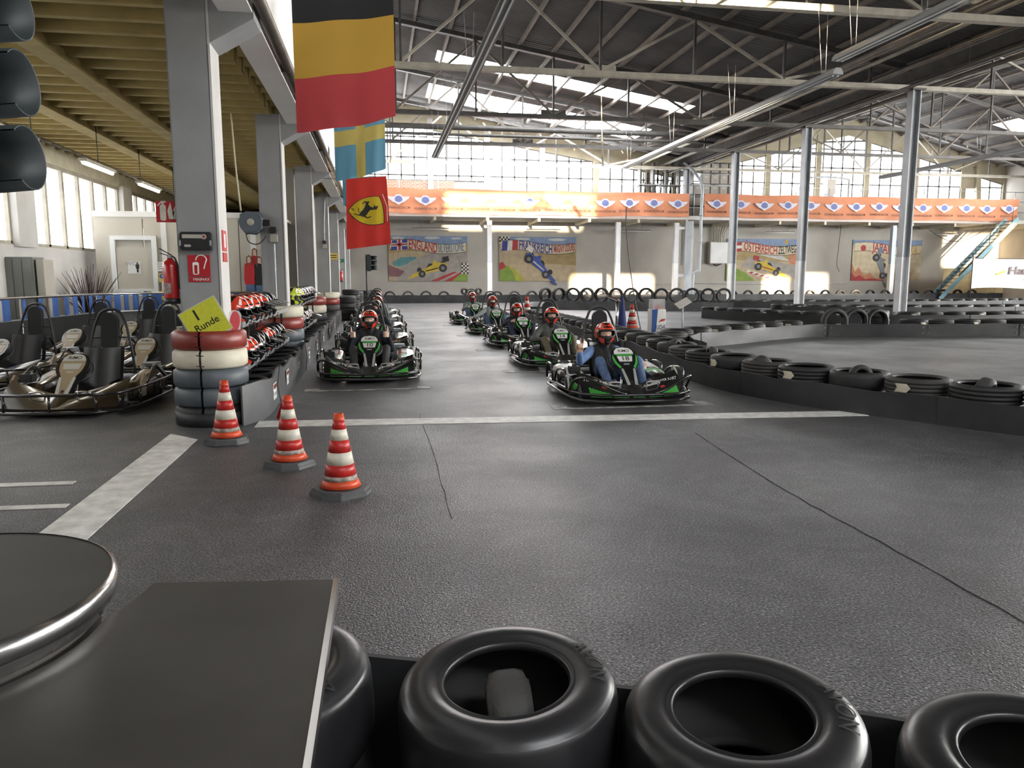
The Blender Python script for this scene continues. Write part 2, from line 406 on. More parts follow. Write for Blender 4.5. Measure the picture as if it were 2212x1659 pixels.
# right and rear walls close the hall; the rear openings are added to shape the sun patches
struct(MB().box((XR+.15, 17, 5), (.3, 58, 10)).build('wall_right', 'plaster'), 'far right side wall of the hall', 'wall')
MR = Matrix(((0,0,-1,XR-.02),(1,0,0,0),(0,1,0,0),(0,0,0,1)))
for k, (a, b) in enumerate(((-7, 1), (3, 10), (12, 21), (23, 33))):
    window(lambda y: 7.6, [a+(b-a)*q/5 for q in range(6)], [2.6, 5.1, 7.6], MR, 'fill_pane_glow', 'glowing fill pane added in the unseen right side wall, %s from the camera' % ('first', 'second', 'third', 'fourth')[k], 'steel_grey', .06)  # framed like windows, but added out of view to light the hall
wr = empty('wall_rear'); struct(wr, 'rear gable wall behind the camera with openings added to shape sun patches', 'wall')
holes = [(1.0, 9.2, 8.35, 9.85), (8.7, 11.0, 4.3, 5.5), (11.7, 13.8, 4.3, 5.5), (21.3, 22.9, 4.3, 5.45), (23.6, 25.6, 4.3, 5.6), (34.0, 38.0, 6.2, 8.2)]
xs = sorted({XL-.3, XR+.3, *[h[0] for h in holes], *[h[1] for h in holes]}); zs = sorted({0.0, 12.2, *[h[2] for h in holes], *[h[3] for h in holes]})
for j in range(len(zs)-1):
    run = None
    for i in range(len(xs)-1):
        cx, cz = (xs[i]+xs[i+1])/2, (zs[j]+zs[j+1])/2
        hole = any(h[0] < cx < h[1] and h[2] < cz < h[3] for h in holes)
        if not hole: run = (run[0] if run else xs[i], xs[i+1])
        if (hole or i == len(xs)-2) and run:
            MB().box(((run[0]+run[1])/2, YB-.15, cz), (run[1]-run[0], .3, zs[j+1]-zs[j])).build('wall_section', 'plaster', wr); run = None

# roof: corrugated sheets, purlins, skylights
rf = empty('roof'); struct(rf, 'dark corrugated sheet roof with pale purlins and skylight strips', 'roof')
bays = [YB] + [4.5-6.63+.0, 4.5, 11.15, 17.8, 24.4, 31.05, 37.7, 44.1, YF+.3]
SKY = [(-9.0, -6.5), (34.6, 36.1), (40.2, 43.4)]
SKYR = [(4.0, 8.4), (12.0, 16.0), (38.6, 40.4)]  # the two nearer strips are unseen, added to light the hall
def sheet(x0, x1, y0, y1):
    if y1 - y0 < .05: return
    n = max(4, int((y1-y0)/.055)); mb = MB(); vs = []
    for i in range(n+1):
        y = y0 + (y1-y0)*i/n; dz = .022*math.sin(2*PI*y/.22)
        vs += [(x0, y, zroof(x0+1e-4)+dz), (x1, y, zroof(x1-1e-4)+dz)]
    mb.add(vs, [(2*i, 2*i+2, 2*i+3, 2*i+1) for i in range(n)], 0, True); mb.build('roof_sheet', 'roof_sheet', rf, norm=False)
def sky(x0, x1, y0, y1):
    n = max(1, round((x1-x0)/1.68))
    for k in range(n):
        a = x0+(x1-x0)*k/n+.04; b = x0+(x1-x0)*(k+1)/n-.04
        mb = MB(); mb.add([(a,y0,zroof(a)), (b,y0,zroof(b)), (b,y1,zroof(b)), (a,y1,zroof(a))], [(0,1,2,3)]); mb.build('skylight_panel', 'skylight_glow', rf, norm=False)
def strip(x0, x1, holes):
    for i in range(len(bays)-1):
        y = bays[i]; e = bays[i+1]
        for a, b in holes:
            if a >= e or b <= y: continue
            sheet(x0, x1, y, max(y, a)); y = min(b, e)
        sheet(x0, x1, y, e)
strip(-1.4, 2.7, []); strip(2.7, 8.6, SKY); strip(8.6, 14.45, SKY); strip(14.45, 18, [])
strip(18, 23, []); strip(23, 29.5, []); strip(29.5, 34.6, []); strip(34.6, 39.2, SKYR); strip(39.2, 41.2, [])
for a, b in SKY: sky(2.7, 14.45, a, b)
for a, b in SKYR: sky(34.6, 39.2, a, b)
for k in range(14):
    x = .2 + 1.36*k; MB().box((x, 17, zroof(x)-.12), (.10, 58, .15)).build('purlin', 'purlin', rf)
for k in range(16):
    x = 18.8 + 1.43*k; MB().box((x, 17, zroof(x)-.12), (.09, 58, .14)).build('purlin', 'purlin', rf)

def truss(y, lab, mats):
    t = empty('roof_truss', (0, 0, 0)); struct(t, lab, 'truss')
    def m(p, q, w, h, nm, k): MB().bar(p, q, w, h, up=(0,1,0)).build(nm, k, t)
    m((-1.1, y, 7.72), (18, y, 7.72), .16, .22, 'bottom_chord', mats[0])
    m((-1.1, y, zroof(-1.1)-.28), (18, y, zroof(18)-.28), .16, .22, 'top_chord', mats[1])
    xs = [.8, 3.9, 7.0, 10.1, 13.2, 16.3]
    for i, x in enumerate(xs):
        m((x, y, 7.8), (x, y, zroof(x)-.36), .07, .09, 'web_post', mats[1])
        if i % 2 == 0:
            for d in (-3.1, 3.1):
                if -1.2 < x+d < 18: m((x, y, 7.82), (x+d, y, zroof(x+d)-.36), .08, .08, 'web_brace', mats[2])
        if i == 2: MB().box((x, y, 7.82), (1.0, .05, .34)).build('gusset_plate', mats[0], t)
    m((18, y, 7.72), (41, y, 7.72), .14, .2, 'bottom_chord', mats[0])
    for a, b in ((18, 29.5), (29.5, 41)): m((a, y, zroof(a)-.28), (b, y, zroof(b)-.28), .14, .2, 'top_chord', mats[1])
    for i, x in enumerate([20.9, 23.8, 26.7, 29.5, 32.3, 35.2, 38.1]):
        m((x, y, 7.8), (x, y, zroof(x)-.36), .06, .08, 'web_post', mats[1])
        if i % 2 == 1:
            for d in (-2.85, 2.85): m((x, y, 7.82), (x+d, y, zroof(x+d)-.36), .07, .07, 'web_brace', mats[2])
CR = ('steel_cream', 'steel_dark', 'steel_cream'); DK = ('steel_dark', 'steel_dark', 'purlin')  # dark members have their backlit shade put into the colour
tl = ['roof truss directly above the camera', 'second roof truss from the camera, above the frame', 'roof truss crossing the top right corner of the picture', 'cream roof truss ending at the nearest steel column', 'roof truss coloured dark as backlit, ending at the second steel column', 'roof truss coloured dark as backlit, ending at the third steel column', 'last roof truss against the glowing gable']
for y, lb, k in zip((4.5, 11.15, 17.8, 24.4, 31.05, 37.7, 44.1), tl, (DK, DK, CR, CR, DK, DK, CR)): truss(y, lb, k)
# valley gutter beam and the steel columns under it
gb = empty('trim_2'); struct(gb, 'dark valley gutter beam running over the steel columns', 'beam')
MB().box((18, 17, 8.25), (.5, 58, .62)).build('gutter', 'steel_dark', gb)
MB().box((18, 17, 7.86), (.34, 58, .10)).build('flange', 'steel_dark', gb)
hsec = [(-.15,-.16),(.15,-.16),(.15,-.12),(.03,-.12),(.03,.12),(.15,.12),(.15,.16),(-.15,.16),(-.15,.12),(-.03,.12),(-.03,-.12),(-.15,-.12)]
for y, lb in ((17.8, 'grey steel column outside the frame at the right'), (24.4, 'tall grey steel column nearest the camera at the right'), (31.05, 'middle grey steel column beside the valley gutter'), (37.7, 'third grey steel column in front of the orange banner'), (44.1, 'grey steel column behind the orange banner with a downpipe')):
    c = empty('steel_column', (18, y, 0)); struct(c, lb, 'column')
    MB().prism(hsec, 2.1, 7.7, Matrix.Rotation(R(90), 4, 'Z')).build('shaft', 'steel_grey', c)
    MB().prism(hsec, 0, 2.1, Matrix.Rotation(R(90), 4, 'Z')).build('painted_foot', 'steel_white', c)
    MB().box((0, 0, 7.66), (.5, .5, .06)).build('cap_plate', 'steel_dark', c)
    MB().box((0, 0, .015), (.45, .45, .03)).build('base_plate', 'steel_dark', c)
# gallery
ga = empty('trim_3'); struct(ga, 'concrete gallery floor above the murals', 'gallery')
MB().box((20.0, 44.35, 4.78), (42.2, 3.3, .22)).build('slab', 'concrete_pale', ga)
for k in range(15): MB().box((.2 + 2.9*k, 44.4, 4.58), (.14, 3.1, .2)).build('joist', 'cream_paint', ga)
for x, lb in ((6.1, 'white gallery column between the first two murals'), (13.5, 'white gallery column with sunlight beside it'), (17.0, 'white double gallery column beside the downpipe'), (30.9, 'pale blue gallery column in front of the last mural')):
    c = empty('gallery_column', (x, 42.95, 0)); struct(c, lb, 'column')
    mat('pale_blue', (.42, .50, .58), .6)
    MB().box((0, 0, 3.35), (.26, .26, 2.3)).build('shaft', 'pale_blue' if x > 30 else 'steel_white', c)
    MB().box((0, 0, 1.1), (.27, .27, 2.2)).build('painted_foot', 'white_plain', c)
    if x == 17.0:
        MB().box((.75, 0, 2.3), (.5, .3, 4.6)).build('second_shaft', 'steel_grey', c)
        for z in (1.5, 4.2): MB().box((.35, 0, z), (.5, .2, .16)).build('tie_plate', 'steel_white', c)

# painted floor markings, a few millimetres thick
def paint(name, poly, lab, matk='white_paint', cat='floor marking', group=None):
    mb = MB(); mb.prism(poly, .001, .005); o = mb.build(name, matk); tag(o, lab, cat, group); return o
paint('start_line', [(-1.2, 7.50), (4.95, 7.07), (4.93, 7.36), (-1.2, 7.82)], 'wide white start line across the track in front of the karts')
paint('lane_line', [(-1.90, -2), (-1.60, -2), (-1.60, 7.0), (-1.90, 7.3)], 'wide white line running along the left edge of the track')
paint('bay_line', [(-2.95, 5.62), (-2.12, 5.60), (-2.12, 5.68), (-2.95, 5.72)], 'short worn white parking line at the left, the farther one')
paint('bay_line', [(-2.9, 5.06), (-1.95, 5.02), (-1.95, 5.10), (-2.9, 5.14)], 'short worn white parking line at the left, the nearer one')
for pts, lb_ in (([(2.83, 6.55), (2.66, 4.62), (2.64, 3.61), (2.6, 2.4)], 'thin dark seam in the asphalt running towards the right foreground tyres'), ([(.39, 8.0), (.40, 5.8), (.39, 4.4)], 'thin dark crack in the asphalt right of the nearest cone')):
    mb = MB(); P_ = smooth_path([(x, y, .0015) for x, y in pts], 8)
    for a, b in zip(P_, P_[1:]): mb.bar(a + Vector((.006*math.sin(a.y*23), 0, 0)), b + Vector((.006*math.sin(b.y*23), 0, 0)), .0042 + .002*math.sin(a.y*9), .002)
    tag(mb.build('floor_seam', 'black_matt'), lb_, 'crack')
gl = 'grid lines before the karts'
for i, (y, t) in enumerate(((7.98, 'before the victory-sign driver'), (11.25, 'before the driver in olive trousers'), (14.7, 'before the driver in dark jeans'), (18.5, 'before the driver with spread arms'), (22.45, 'in front of the farthest right kart'))):
    paint('grid_line', [(1.84, y), (3.66, y), (3.66, y+.28), (3.5, y+.28), (3.5, y+.07), (2.0, y+.07), (2.0, y+.28), (1.84, y+.28)], 'white grid bracket painted on the floor ' + t, 'white_worn', group=gl)
for i, (y, t) in enumerate(((9.78, 'before the thumbs-up driver'), (13.5, 'under the second kart of the left row'), (17.2, 'under the third kart of the left row'), (20.9, 'under the fourth kart of the left row'))):
    paint('grid_line', [(-.95, y), (.62, y), (.62, y+.22), (.46, y+.22), (.46, y+.07), (-.78, y+.07), (-.78, y+.22), (-.95, y+.22)], 'white grid bracket painted on the floor ' + t, 'white_worn', group=gl)
# ================================================================== TYRES AND CRASH BARRIERS
def tyre_profile(Ro, ri, w, groove=True):
    h = w/2
    p = [(ri, -h*.78), (ri+.02, -h*.98), ((Ro+ri)/2, -h*1.04), (Ro-.035, -h*.97), (Ro-.008, -h*.80)]
    if groove:
        for z in (-.45, 0, .45):
            p += [(Ro, h*(z-.07)), (Ro-.012, h*(z-.05)), (Ro-.012, h*(z+.05)), (Ro, h*(z+.07))]
    else: p += [(Ro, -h*.4), (Ro, h*.4)]
    p += [(Ro-.008, h*.80), (Ro-.035, h*.97), ((Ro+ri)/2, h*1.04), (ri+.02, h*.98), (ri, h*.78)]
    p += [(ri+.03, h*.72), (Ro-.03, h*.72), (Ro-.03, -h*.72), (ri+.03, -h*.72)]
    return p
def tyre_mesh(name, Ro, ri, w, matk, groove=True, seg=32):
    mb = MB(); mb.lathe(tyre_profile(Ro, ri, w, groove), seg, closed=True); return mb.mesh(name, [matk])
TM = {'b': tyre_mesh('tyre', .33, .232, .19, 'rubber'), 'w': tyre_mesh('tyre', .325, .228, .185, 'rubber_worn'), 's': tyre_mesh('tyre', .318, .225, .19, 'rubber', False), 'k': tyre_mesh('kart_tyre', .135, .065, .13, 'rubber_worn', False, 24)}
# white arrow sticker wrapped round the tread, pointing to +angle
def arrow_mesh(Ro):
    poly = [(-.085, -.045), (.045, -.045), (.085, 0), (.045, .045), (-.085, .045), (-.055, 0)]
    mb = MB(); n = 6
    top = [(-.085, .045), (.045, .045), (.085, 0)]; cols = [-.085, -.055, -.02, .015, .045, .065, .085]
    def hi(x): return .045 if x <= .045 else .045*(1-(x-.045)/.04)
    def lo(x): return (.045*(1-(x+.085)/.03)) if x < -.055 else 0.0
    vs = []; r = Ro+.003
    for x in cols:
        a = x/r
        for z in (hi(x), lo(x), -lo(x), -hi(x)): vs.append((r*math.sin(a), -r*math.cos(a), z))
    fs = []
    for i in range(len(cols)-1):
        for j in (0, 1, 2):
            if j == 1 and i == 0: continue
            fs.append((i*4+j, (i+1)*4+j, (i+1)*4+j+1, i*4+j+1))
    mb.add(vs, fs, 0, True); return mb.mesh('arrow_sticker', ['cream_paint'])
AM = arrow_mesh(.33)
def tyre(kind, loc, rot=(0,0,0), label='', group=None, arrow=None, name='tyre', sc_=1.0):
    o = link(name, TM[kind]); o.location = loc; o.rotation_euler = rot; o.scale = (sc_,)*3
    tag(o, label, 'tyre', group)
    if arrow is not None: link('arrow_sticker', AM, o, Matrix.Rotation(arrow - rot[2], 4, 'Z'))
    return o
def resample(pts, step):
    P = smooth_path([(x, y, 0) for x, y in pts], 10); out = [P[0].copy()]; acc = 0.0
    for a, b in zip(P, P[1:]):
        d = (b-a).length; t = step - acc
        while t <= d:
            out.append(a + (b-a)*(t/d)); t += step
        acc = d - (t - step)
    return out
def barrier(name, pts, h, lab, matk='belt_rubber', step=2.4, bolts=True, thick=.02, wave=.012, core=None):
    """rubber belt wall along pts (x, y), panel by panel; core = tyre centres of the hidden lower course"""
    root = empty(name, (pts[0][0], pts[0][1], 0)); tag(root, lab, 'crash barrier'); inv = Matrix.Translation((-pts[0][0], -pts[0][1], 0))
    P = resample(pts, .3); k = max(1, round(step/.3)); i = 0; rnd = random.Random(len(lab)); pn = 0
    while i < len(P)-1:
        seg = P[i:min(i+k+1, len(P))]; mb = MB(); vs = []
        off = thick*.6 if pn % 2 else 0.0
        for q, p in enumerate(seg):
            a = seg[max(0, q-1)]; b = seg[min(len(seg)-1, q+1)]; t = (b-a).normalized(); nr = Vector((t.y, -t.x, 0))
            top = h + wave*math.sin((i+q)*1.7) + rnd.uniform(-.004, .004); bul = wave*math.sin((i+q)*.9)
            for z, e in ((0, 0), (h*.5, bul), (top, 0)):
                vs += [p + nr*(off+e) + Vector((0,0,z)), p + nr*(off+e+thick) + Vector((0,0,z))]
        f1 = []; f2 = []; f3 = []
        for q in range(len(seg)-1):
            a, b = q*6, q*6+6
            f1 += [(a, b, b+2, a+2), (a+2, b+2, b+4, a+4)]; f2 += [(a+1, a+3, b+3, b+1), (a+3, a+5, b+5, b+3)]; f3 += [(a+4, b+4, b+5, a+5), (a, a+1, b+1, b)]
        e = len(seg)*6-6; f3 += [(0,2,3,1), (2,4,5,3), (e,e+1,e+3,e+2), (e+2,e+3,e+5,e+4)]; vv = [inv @ v for v in vs]
        mb.add(vv, f1, 0, True); mb.add(vv, f2, 0, True); mb.add(vv, f3, 0, False); po = mb.build('belt_panel', matk, root, norm=False)
        if bolts:
            for q in (0, len(seg)-1):
                p = seg[q]; a = seg[max(0, q-1)]; b = seg[min(len(seg)-1, q+1)]; t = (b-a).normalized(); nr = Vector((t.y, -t.x, 0)); p = p + t*(.08 if q == 0 else -.08)
                for z in (.28, .72):
                    c = inv @ (p + nr*(off+thick+.004) + Vector((0,0,h*z))); m2 = MB(); m2.sphere(c, .012, 8, 5); m2.build('bolt', 'galvanised', po)
        i += k; pn += 1
    if core:
        mb = MB()
        for x, y in core: mb.lathe([(.20, .01), (.31, .01), (.31, .18), (.20, .18)], 14, 0, inv @ Matrix.Translation((x, y, 0)), closed=True)
        o = mb.build('lower_tyres', 'rubber', root); o['kind'] = 'stuff'
    return root

# --- right-hand barrier beside the start grid (row one)
rowN = [(5.88, 6.6), (5.59, 7.2), (5.3, 7.79), (4.99, 8.35), (4.84, 9.0), (4.70, 9.66), (4.62, 10.3), (4.62, 10.97), (4.68, 11.65), (4.75, 12.32)]
rowN = [(7.3, 5.1), (6.75, 5.55), (6.25, 6.05)] + rowN + [(4.80 + .012*k, 13.0 + .67*k) for k in range(18)]
barrier('track_barrier', [(6.95, 4.85), (6.3, 5.25), (5.72, 5.86), (5.25, 6.6), (4.67, 7.59), (4.42, 8.28), (4.25, 8.95), (4.20, 9.84), (4.25, 11.5), (4.40, 13.5), (4.5, 18), (4.62, 25.0)], .27,
        'black rubber belt barrier curving along the right of the start grid', core=rowN)
arrowN = {2, 4, 6, 8, 12, 14, 17, 19, 22}
for i, (x, y) in enumerate(rowN):
    if i == 0: continue
    tx, ty = (rowN[min(i+1, len(rowN)-1)][0]-rowN[i-1][0], rowN[min(i+1, len(rowN)-1)][1]-rowN[i-1][1])
    face = math.atan2(ty, tx) + PI          # sticker faces the track side
    tyre('bws'[(i*7) % 3] if i > 3 else 'b', (x, y, .285), (0, 0, random.uniform(0, 6)), 'black tyre lying flat on the right barrier, %s from the right frame edge' % ordw(i-1), 'tyres on the right barrier', (face if i < 13 else face) if i in arrowN else None)
for i, dx, tl in ((5, .05, .5), (7, -.06, .7), (3, .02, .45), (9, .05, .6), (11, 0, .5), (2, .10, 1.2)):
    x, y = rowN[i]
    tyre('k', (x+dx, y+.05, .34 if i == 2 else .30), (R(90)-tl*.6, 0, 1.2*i), 'small kart tyre propped inside the %s tyre of the right barrier' % ordw(i-1), 'kart tyres inside barrier tyres', name='kart_tyre', sc_=1.0)
# second course widening into the infield
beltI = [(5.5, 12.4), (5.72, 13.6), (6.10, 14.35), (6.72, 14.85), (7.75, 15.5), (9.0, 16.3), (10.07, 16.78)]
def offset_row(path, d, step):
    P = resample(path, step); out = []
    for i, p in enumerate(P):
        t = (P[min(i+1, len(P)-1)] - P[max(i-1, 0)]).normalized(); out.append((p.x - t.y*d, p.y + t.x*d))
    return out
rowI = offset_row(beltI, .36, .71)
rowI2 = [(12.95 + .68*k, 17.02 - .05*k) for k in range(12)]
bI = barrier('infield_barrier', beltI + [(11.2, 16.75), (12.48, 16.55), (15.5, 16.3), (20.5, 15.9)], .30,
        'black rubber belt barrier bending across the infield to the right', core=rowI+[(11.1, 17.2), (11.8, 17.15), (12.4, 17.1)]+rowI2)
for i, (x, y) in enumerate(rowI):
    if any((x-a)**2+(y-b)**2 < .36 for a, b in rowN): continue
    tyre('bsw'[i % 3], (x, y, .285), (0, 0, i*1.3), 'tyre lying flat in the bend of the infield barrier, %s from the karts' % ordw(i), 'tyres on the infield barrier bend', -.5 if i in (3, 5, 7, 9) else None)
for i, (x, y) in enumerate(rowI2):
    tyre('bw'[i % 2], (x, y, .285), (0, 0, i*1.7), 'tyre lying flat on the straight infield barrier, %s right of the nearest steel column' % ordw(i), 'tyres on the straight infield barrier', .1 if i in (0, 2, 5, 8) else None)
for i, x in enumerate((10.95, 11.5, 12.08)):
    tyre('wbs'[i], (x, 17.22, .335), (R(90), 0, R(-8+6*i)), 'tyre standing upright on the infield barrier, %s of three' % ('leftmost', 'middle', 'rightmost')[i], 'three upright tyres on the infield barrier')
tyre('b', (12.6, 18.0, .285), (0, 0, 0), 'tyre lying behind the three upright tyres, under another one', 'tyres stacked behind the upright tyres')
tyre('w', (12.1, 18.4, .095), (0, 0, 0), 'tyre lying on the floor behind the three upright tyres', 'tyres stacked behind the upright tyres')
tyre('s', (12.6, 18.0, .475), (0, 0, 0), 'topmost tyre of the small stack behind the upright tyres', 'tyres stacked behind the upright tyres', .2)
tyre('s', (12.6, 18.0, .095), (0, 0, 0), 'bottom tyre of the small stack behind the upright tyres', 'tyres stacked behind the upright tyres')

def flat_row(pts, lab, group, h=.30, z=.285, step=.69, arrows=3, off=.36, blab=None, bname='track_barrier', start=0):
    C = [(p.x, p.y) for p in resample(pts, step)]
    path = []
    for i in range(len(pts)):
        a = pts[max(0, i-1)]; b = pts[min(len(pts)-1, i+1)]; t = Vector((b[0]-a[0], b[1]-a[1])).normalized(); path.append((pts[i][0]+t.y*off, pts[i][1]-t.x*off))
    barrier(bname, path, h, blab, core=C, bolts=False, step=3.0)
    for i, (x, y) in enumerate(C):
        a = C[max(0, i-1)]; b = C[min(len(C)-1, i+1)]; fa = math.atan2(b[1]-a[1], b[0]-a[0])
        tyre('bws'[(i*5) % 3], (x, y, z), (0, 0, i*.9), lab % ordw(i), group, fa if (arrows and i % arrows == 1) else None)
flat_row([(11.4, 25.4), (11.9, 23.6), (12.9, 21.8), (14.6, 21.0), (17.5, 20.6), (21, 20.9)], 'tyre lying flat in the middle curved barrier, %s from its left end', 'tyres of the middle curved barrier', blab='low black barrier curving behind the infield barrier')
flat_row([(15.2, 27.6), (18, 26.6), (21, 26.0), (25, 26.2), (29, 27.0)], 'tyre lying flat in the barrier between the steel columns, %s from its left end', 'tyres of the barrier between the steel columns', blab='low black barrier between the two nearer steel columns')
flat_row([(15.0, 34.4), (19, 33.2), (24, 32.6), (30, 33.2), (36, 35.0)], 'tyre lying flat in the far right barrier, %s from its left end', 'tyres of the far right barrier', blab='low black barrier across the far right of the hall')
# upright tyres in the row behind the parked flags
SR = [(p.x, p.y) for p in resample([(7.3, 33.6), (9.5, 32.3), (11.5, 31.3), (14.3, 30.2)], .64)]
barrier('track_barrier', [(7.1, 33.3), (9.4, 31.95), (11.4, 30.95), (14.6, 29.85)], .38, 'low barrier under the row of upright tyres in mid hall', bolts=False, matk='belt_grey')
for i, (x, y) in enumerate(SR):
    tyre('wbs'[i % 3], (x, y+.12, .37+.27), (R(90), 0, R(-27 + random.uniform(-12, 12)) + (R(50) if i in (0, 1) else 0)), 'grey dusty tyre standing upright in the mid-hall row, %s from the left' % ordw(i), 'upright tyres in mid hall')
flat_row([(5.5, 27.0), (6.0, 29.5), (6.6, 32.0)], 'tyre lying flat in the short barrier behind the karts, %s from near', 'tyres of the short barrier', blab='short black barrier joining the upright tyre row', arrows=2)
# far end barrier in front of the murals
barrier('end_barrier', [(-.9, 42.25), (5, 42.2), (12, 41.8), (20, 41.4), (28, 41.6), (38, 41.8)], .44, 'long dark belt barrier in front of the murals', bolts=False, step=4.5)
for i in range(38):
    x = -.4 + i*.98; y = 42.28 - .035*min(x, 20) + .38
    k = 'bws'[(i*5) % 3]
    if i in (5, 6): tyre('k', (x-.2*(i-5.5), 42.20, .44+.205), (R(90), 0, .3), 'small tyre standing on the far end barrier below the first mural, %s one' % ('left' if i == 5 else 'right'), 'two small tyres on the far barrier', name='kart_tyre', sc_=1.5)
    else: tyre(k, (x, y+.1, .34), (R(90), 0, R(random.uniform(-8, 8))), 'black tyre standing behind the far end barrier, %s from the left' % ordw(i), 'tyres behind the far end barrier')

# --- left barrier along the pillar row, with tyres, stickers
lb = barrier('pit_barrier', [(-1.33, 7.62), (-1.19, 7.86), (-1.16, 8.4), (-1.17, 9.2), (-1.14, 11.2), (-1.18, 13.0), (-1.15, 15), (-1.18, 17), (-1.16, 19.5), (-1.18, 22.5), (-1.2, 24.6)], .38, 'wavy grey rubber belt barrier along the helmet racks', matk='belt_grey', step=1.5, wave=.03, bolts=False, core=None)
mat('sticker_yellow', (.62, .45, .10), .5)
bp_ = resample([(-1.33, 7.62), (-1.19, 7.86), (-1.16, 8.4), (-1.17, 9.2), (-1.14, 11.2), (-1.18, 13.0), (-1.15, 15), (-1.18, 17), (-1.16, 19.5), (-1.18, 22.5), (-1.2, 24.6)], .3)
for i, y in enumerate((8.45, 9.75, 11.1, 12.6, 14.2, 16.0, 18.0, 20.2)):
    j = min(range(len(bp_)), key=lambda q: abs(bp_[q].y-y)); xs_ = bp_[j].x + .02 + (.012 if (j//5) % 2 else 0) + .03*math.sin(j*.9)*.9 + .002
    mb = MB(); mb.box((.002, 0, .21), (.004, .24, .17)); mb.box((.005, 0, .26), (.003, .20, .045), mi=1); mb.box((.005, .02, .18), (.003, .16, .03), mi=2)
    o = mb.build('sponsor_sticker', ['white_paint', 'red_paint', 'steel_grey'], lb); o.location = (xs_ + 1.33, bp_[j].y - 7.62, 0)
li = 0
for y0, y1 in ((8.55, 12.3), (13.95, 18.0), (19.8, 23.6)):
    n = int((y1-y0)/.60)
    for k in range(n+1):
        tyre('s', (-1.47, y0+k*.61, .255), (0, 0, k*1.1), 'smooth black tyre lying behind the grey left barrier, %s from the near cone' % ordw(li), 'tyres behind the left barrier', sc_=.90)
        tyre('s', (-1.47, y0+k*.61, .085), (0, 0, k*1.1), 'lower smooth tyre behind the grey left barrier, %s from the near cone' % ordw(li), 'lower tyres behind the left barrier', sc_=.90) if k == 0 else None
        li += 1
lc = MB()
for y0, y1 in ((8.55, 12.3), (13.95, 18.0), (19.8, 23.6)):
    for k in range(1, int((y1-y0)/.60)+1): lc.lathe([(.18, .01), (.28, .01), (.28, .17), (.18, .17)], 14, 0, Matrix.Translation((-.14, y0+k*.61-7.62, 0)), closed=True)
o = lc.build('lower_tyres', 'rubber', lb); o['kind'] = 'stuff'

# painted tyre collars wrapped round the pillars
def collar(cx, cy, z0, cols, R_, w, labs, group):
    for k, (c, lb_) in enumerate(zip(cols, labs)):
        g = .030
        me = MB(); me.lathe([(R_-.12, -w*.40), (R_-.10, -w*.48), (R_-.03, -w*.49), (R_, -w*.36), (R_+.004, 0), (R_, w*.36), (R_-.03, w*.49), (R_-.10, w*.48), (R_-.12, w*.40), (R_-.09, 0)], 36, closed=True, a0=R(-90)+g+R(8*0), a1=R(270)-g)
        o = link('collar_tyre', me.mesh('collar_tyre', [c])); o.location = (cx, cy, z0 + w*(k+.5)); o.rotation_euler = (0, 0, R(-4))
        tag(o, lb_, 'tyre', group)
        if k > len(cols)-3:
            sm_ = MB()
            for zz in (-.05, .05): sm_.tube([(-.035, -R_-.004, zz), (.035, -R_-.004, zz-.006)], .004, 6)
            sm_.build('staple', 'black_matt', o)
collar(-1.65, 7.93, 0.0, ['rubber', 'grey_paint', 'grey_paint', 'cream_paint', 'red_paint'], .345, .182,
   ['black bottom tyre of the near pillar stack', 'dark grey tyre above the bottom of the near pillar stack', 'grey painted tyre under the white one on the near pillar', 'white painted split tyre on the near pillar', 'red painted split tyre holding the lap sign'], 'painted tyres on the near pillar')
collar(-1.64, 13.25, 0.0, ['rubber', 'grey_paint', 'grey_paint', 'red_paint', 'cream_paint'], .39, .19,
   ['bottom tyre of the second pillar stack behind the left barrier', 'second grey tyre from the floor at the second pillar', 'grey tyre below the red one on the second pillar', 'red painted tyre behind the first helmet rack', 'white painted top tyre behind the first helmet rack'], 'painted tyres on the second pillar')
collar(-1.63, 18.95, 0.0, ['rubber', 'rubber_worn', 'rubber', 'cream_paint', 'red_paint'], .38, .19,
   ['bottom tyre of the third pillar stack', 'second dark tyre of the third pillar stack', 'dark tyre below the white treaded one', 'white tyre with tread on the third pillar', 'red painted top tyre on the third pillar'], 'painted tyres on the third pillar')
collar(-1.62, 24.75, 0.0, ['rubber', 'rubber', 'rubber_worn', 'red_paint', 'cream_paint'], .40, .19,
   ['bottom tyre of the fourth pillar stack', 'second dark tyre of the fourth pillar stack', 'dark tyre below the red one on the fourth pillar', 'red painted tyre under the white one on the fourth pillar', 'white painted top tyre on the fourth pillar'], 'painted tyres on the fourth pillar')
# near belt skirt round the first stack
sk = MB(); sk.lathe([(.375, .0), (.38, .13), (.36, .13), (.36, 0)], 30, closed=True, a0=R(150), a1=R(390)); o = sk.build('belt_skirt', 'belt_rubber'); o.location = (-1.62, 7.93, 0)
tag(o, 'low black rubber skirt round the foot of the near pillar stack', 'belt')
# black stacks further down the left side
n = 0
for x, y, h in ((-1.1, 26.2, 4), (-1.15, 28.0, 4), (-1.05, 29.8, 5), (-1.1, 31.8, 4), (-1.0, 34.0, 4), (-1.05, 36.4, 4), (-.75, 38.6, 4), (-.3, 40.2, 4)):
    for k in range(h):
        tyre('bws'[(n+k) % 3], (x+.02*(k % 2), y, .095+.19*k), (0, 0, n+k), 'black tyre of the %s dark left stack, %s from floor' % (ordw(n), ordw(k)), 'dark tyre stacks on the left')
    n += 1

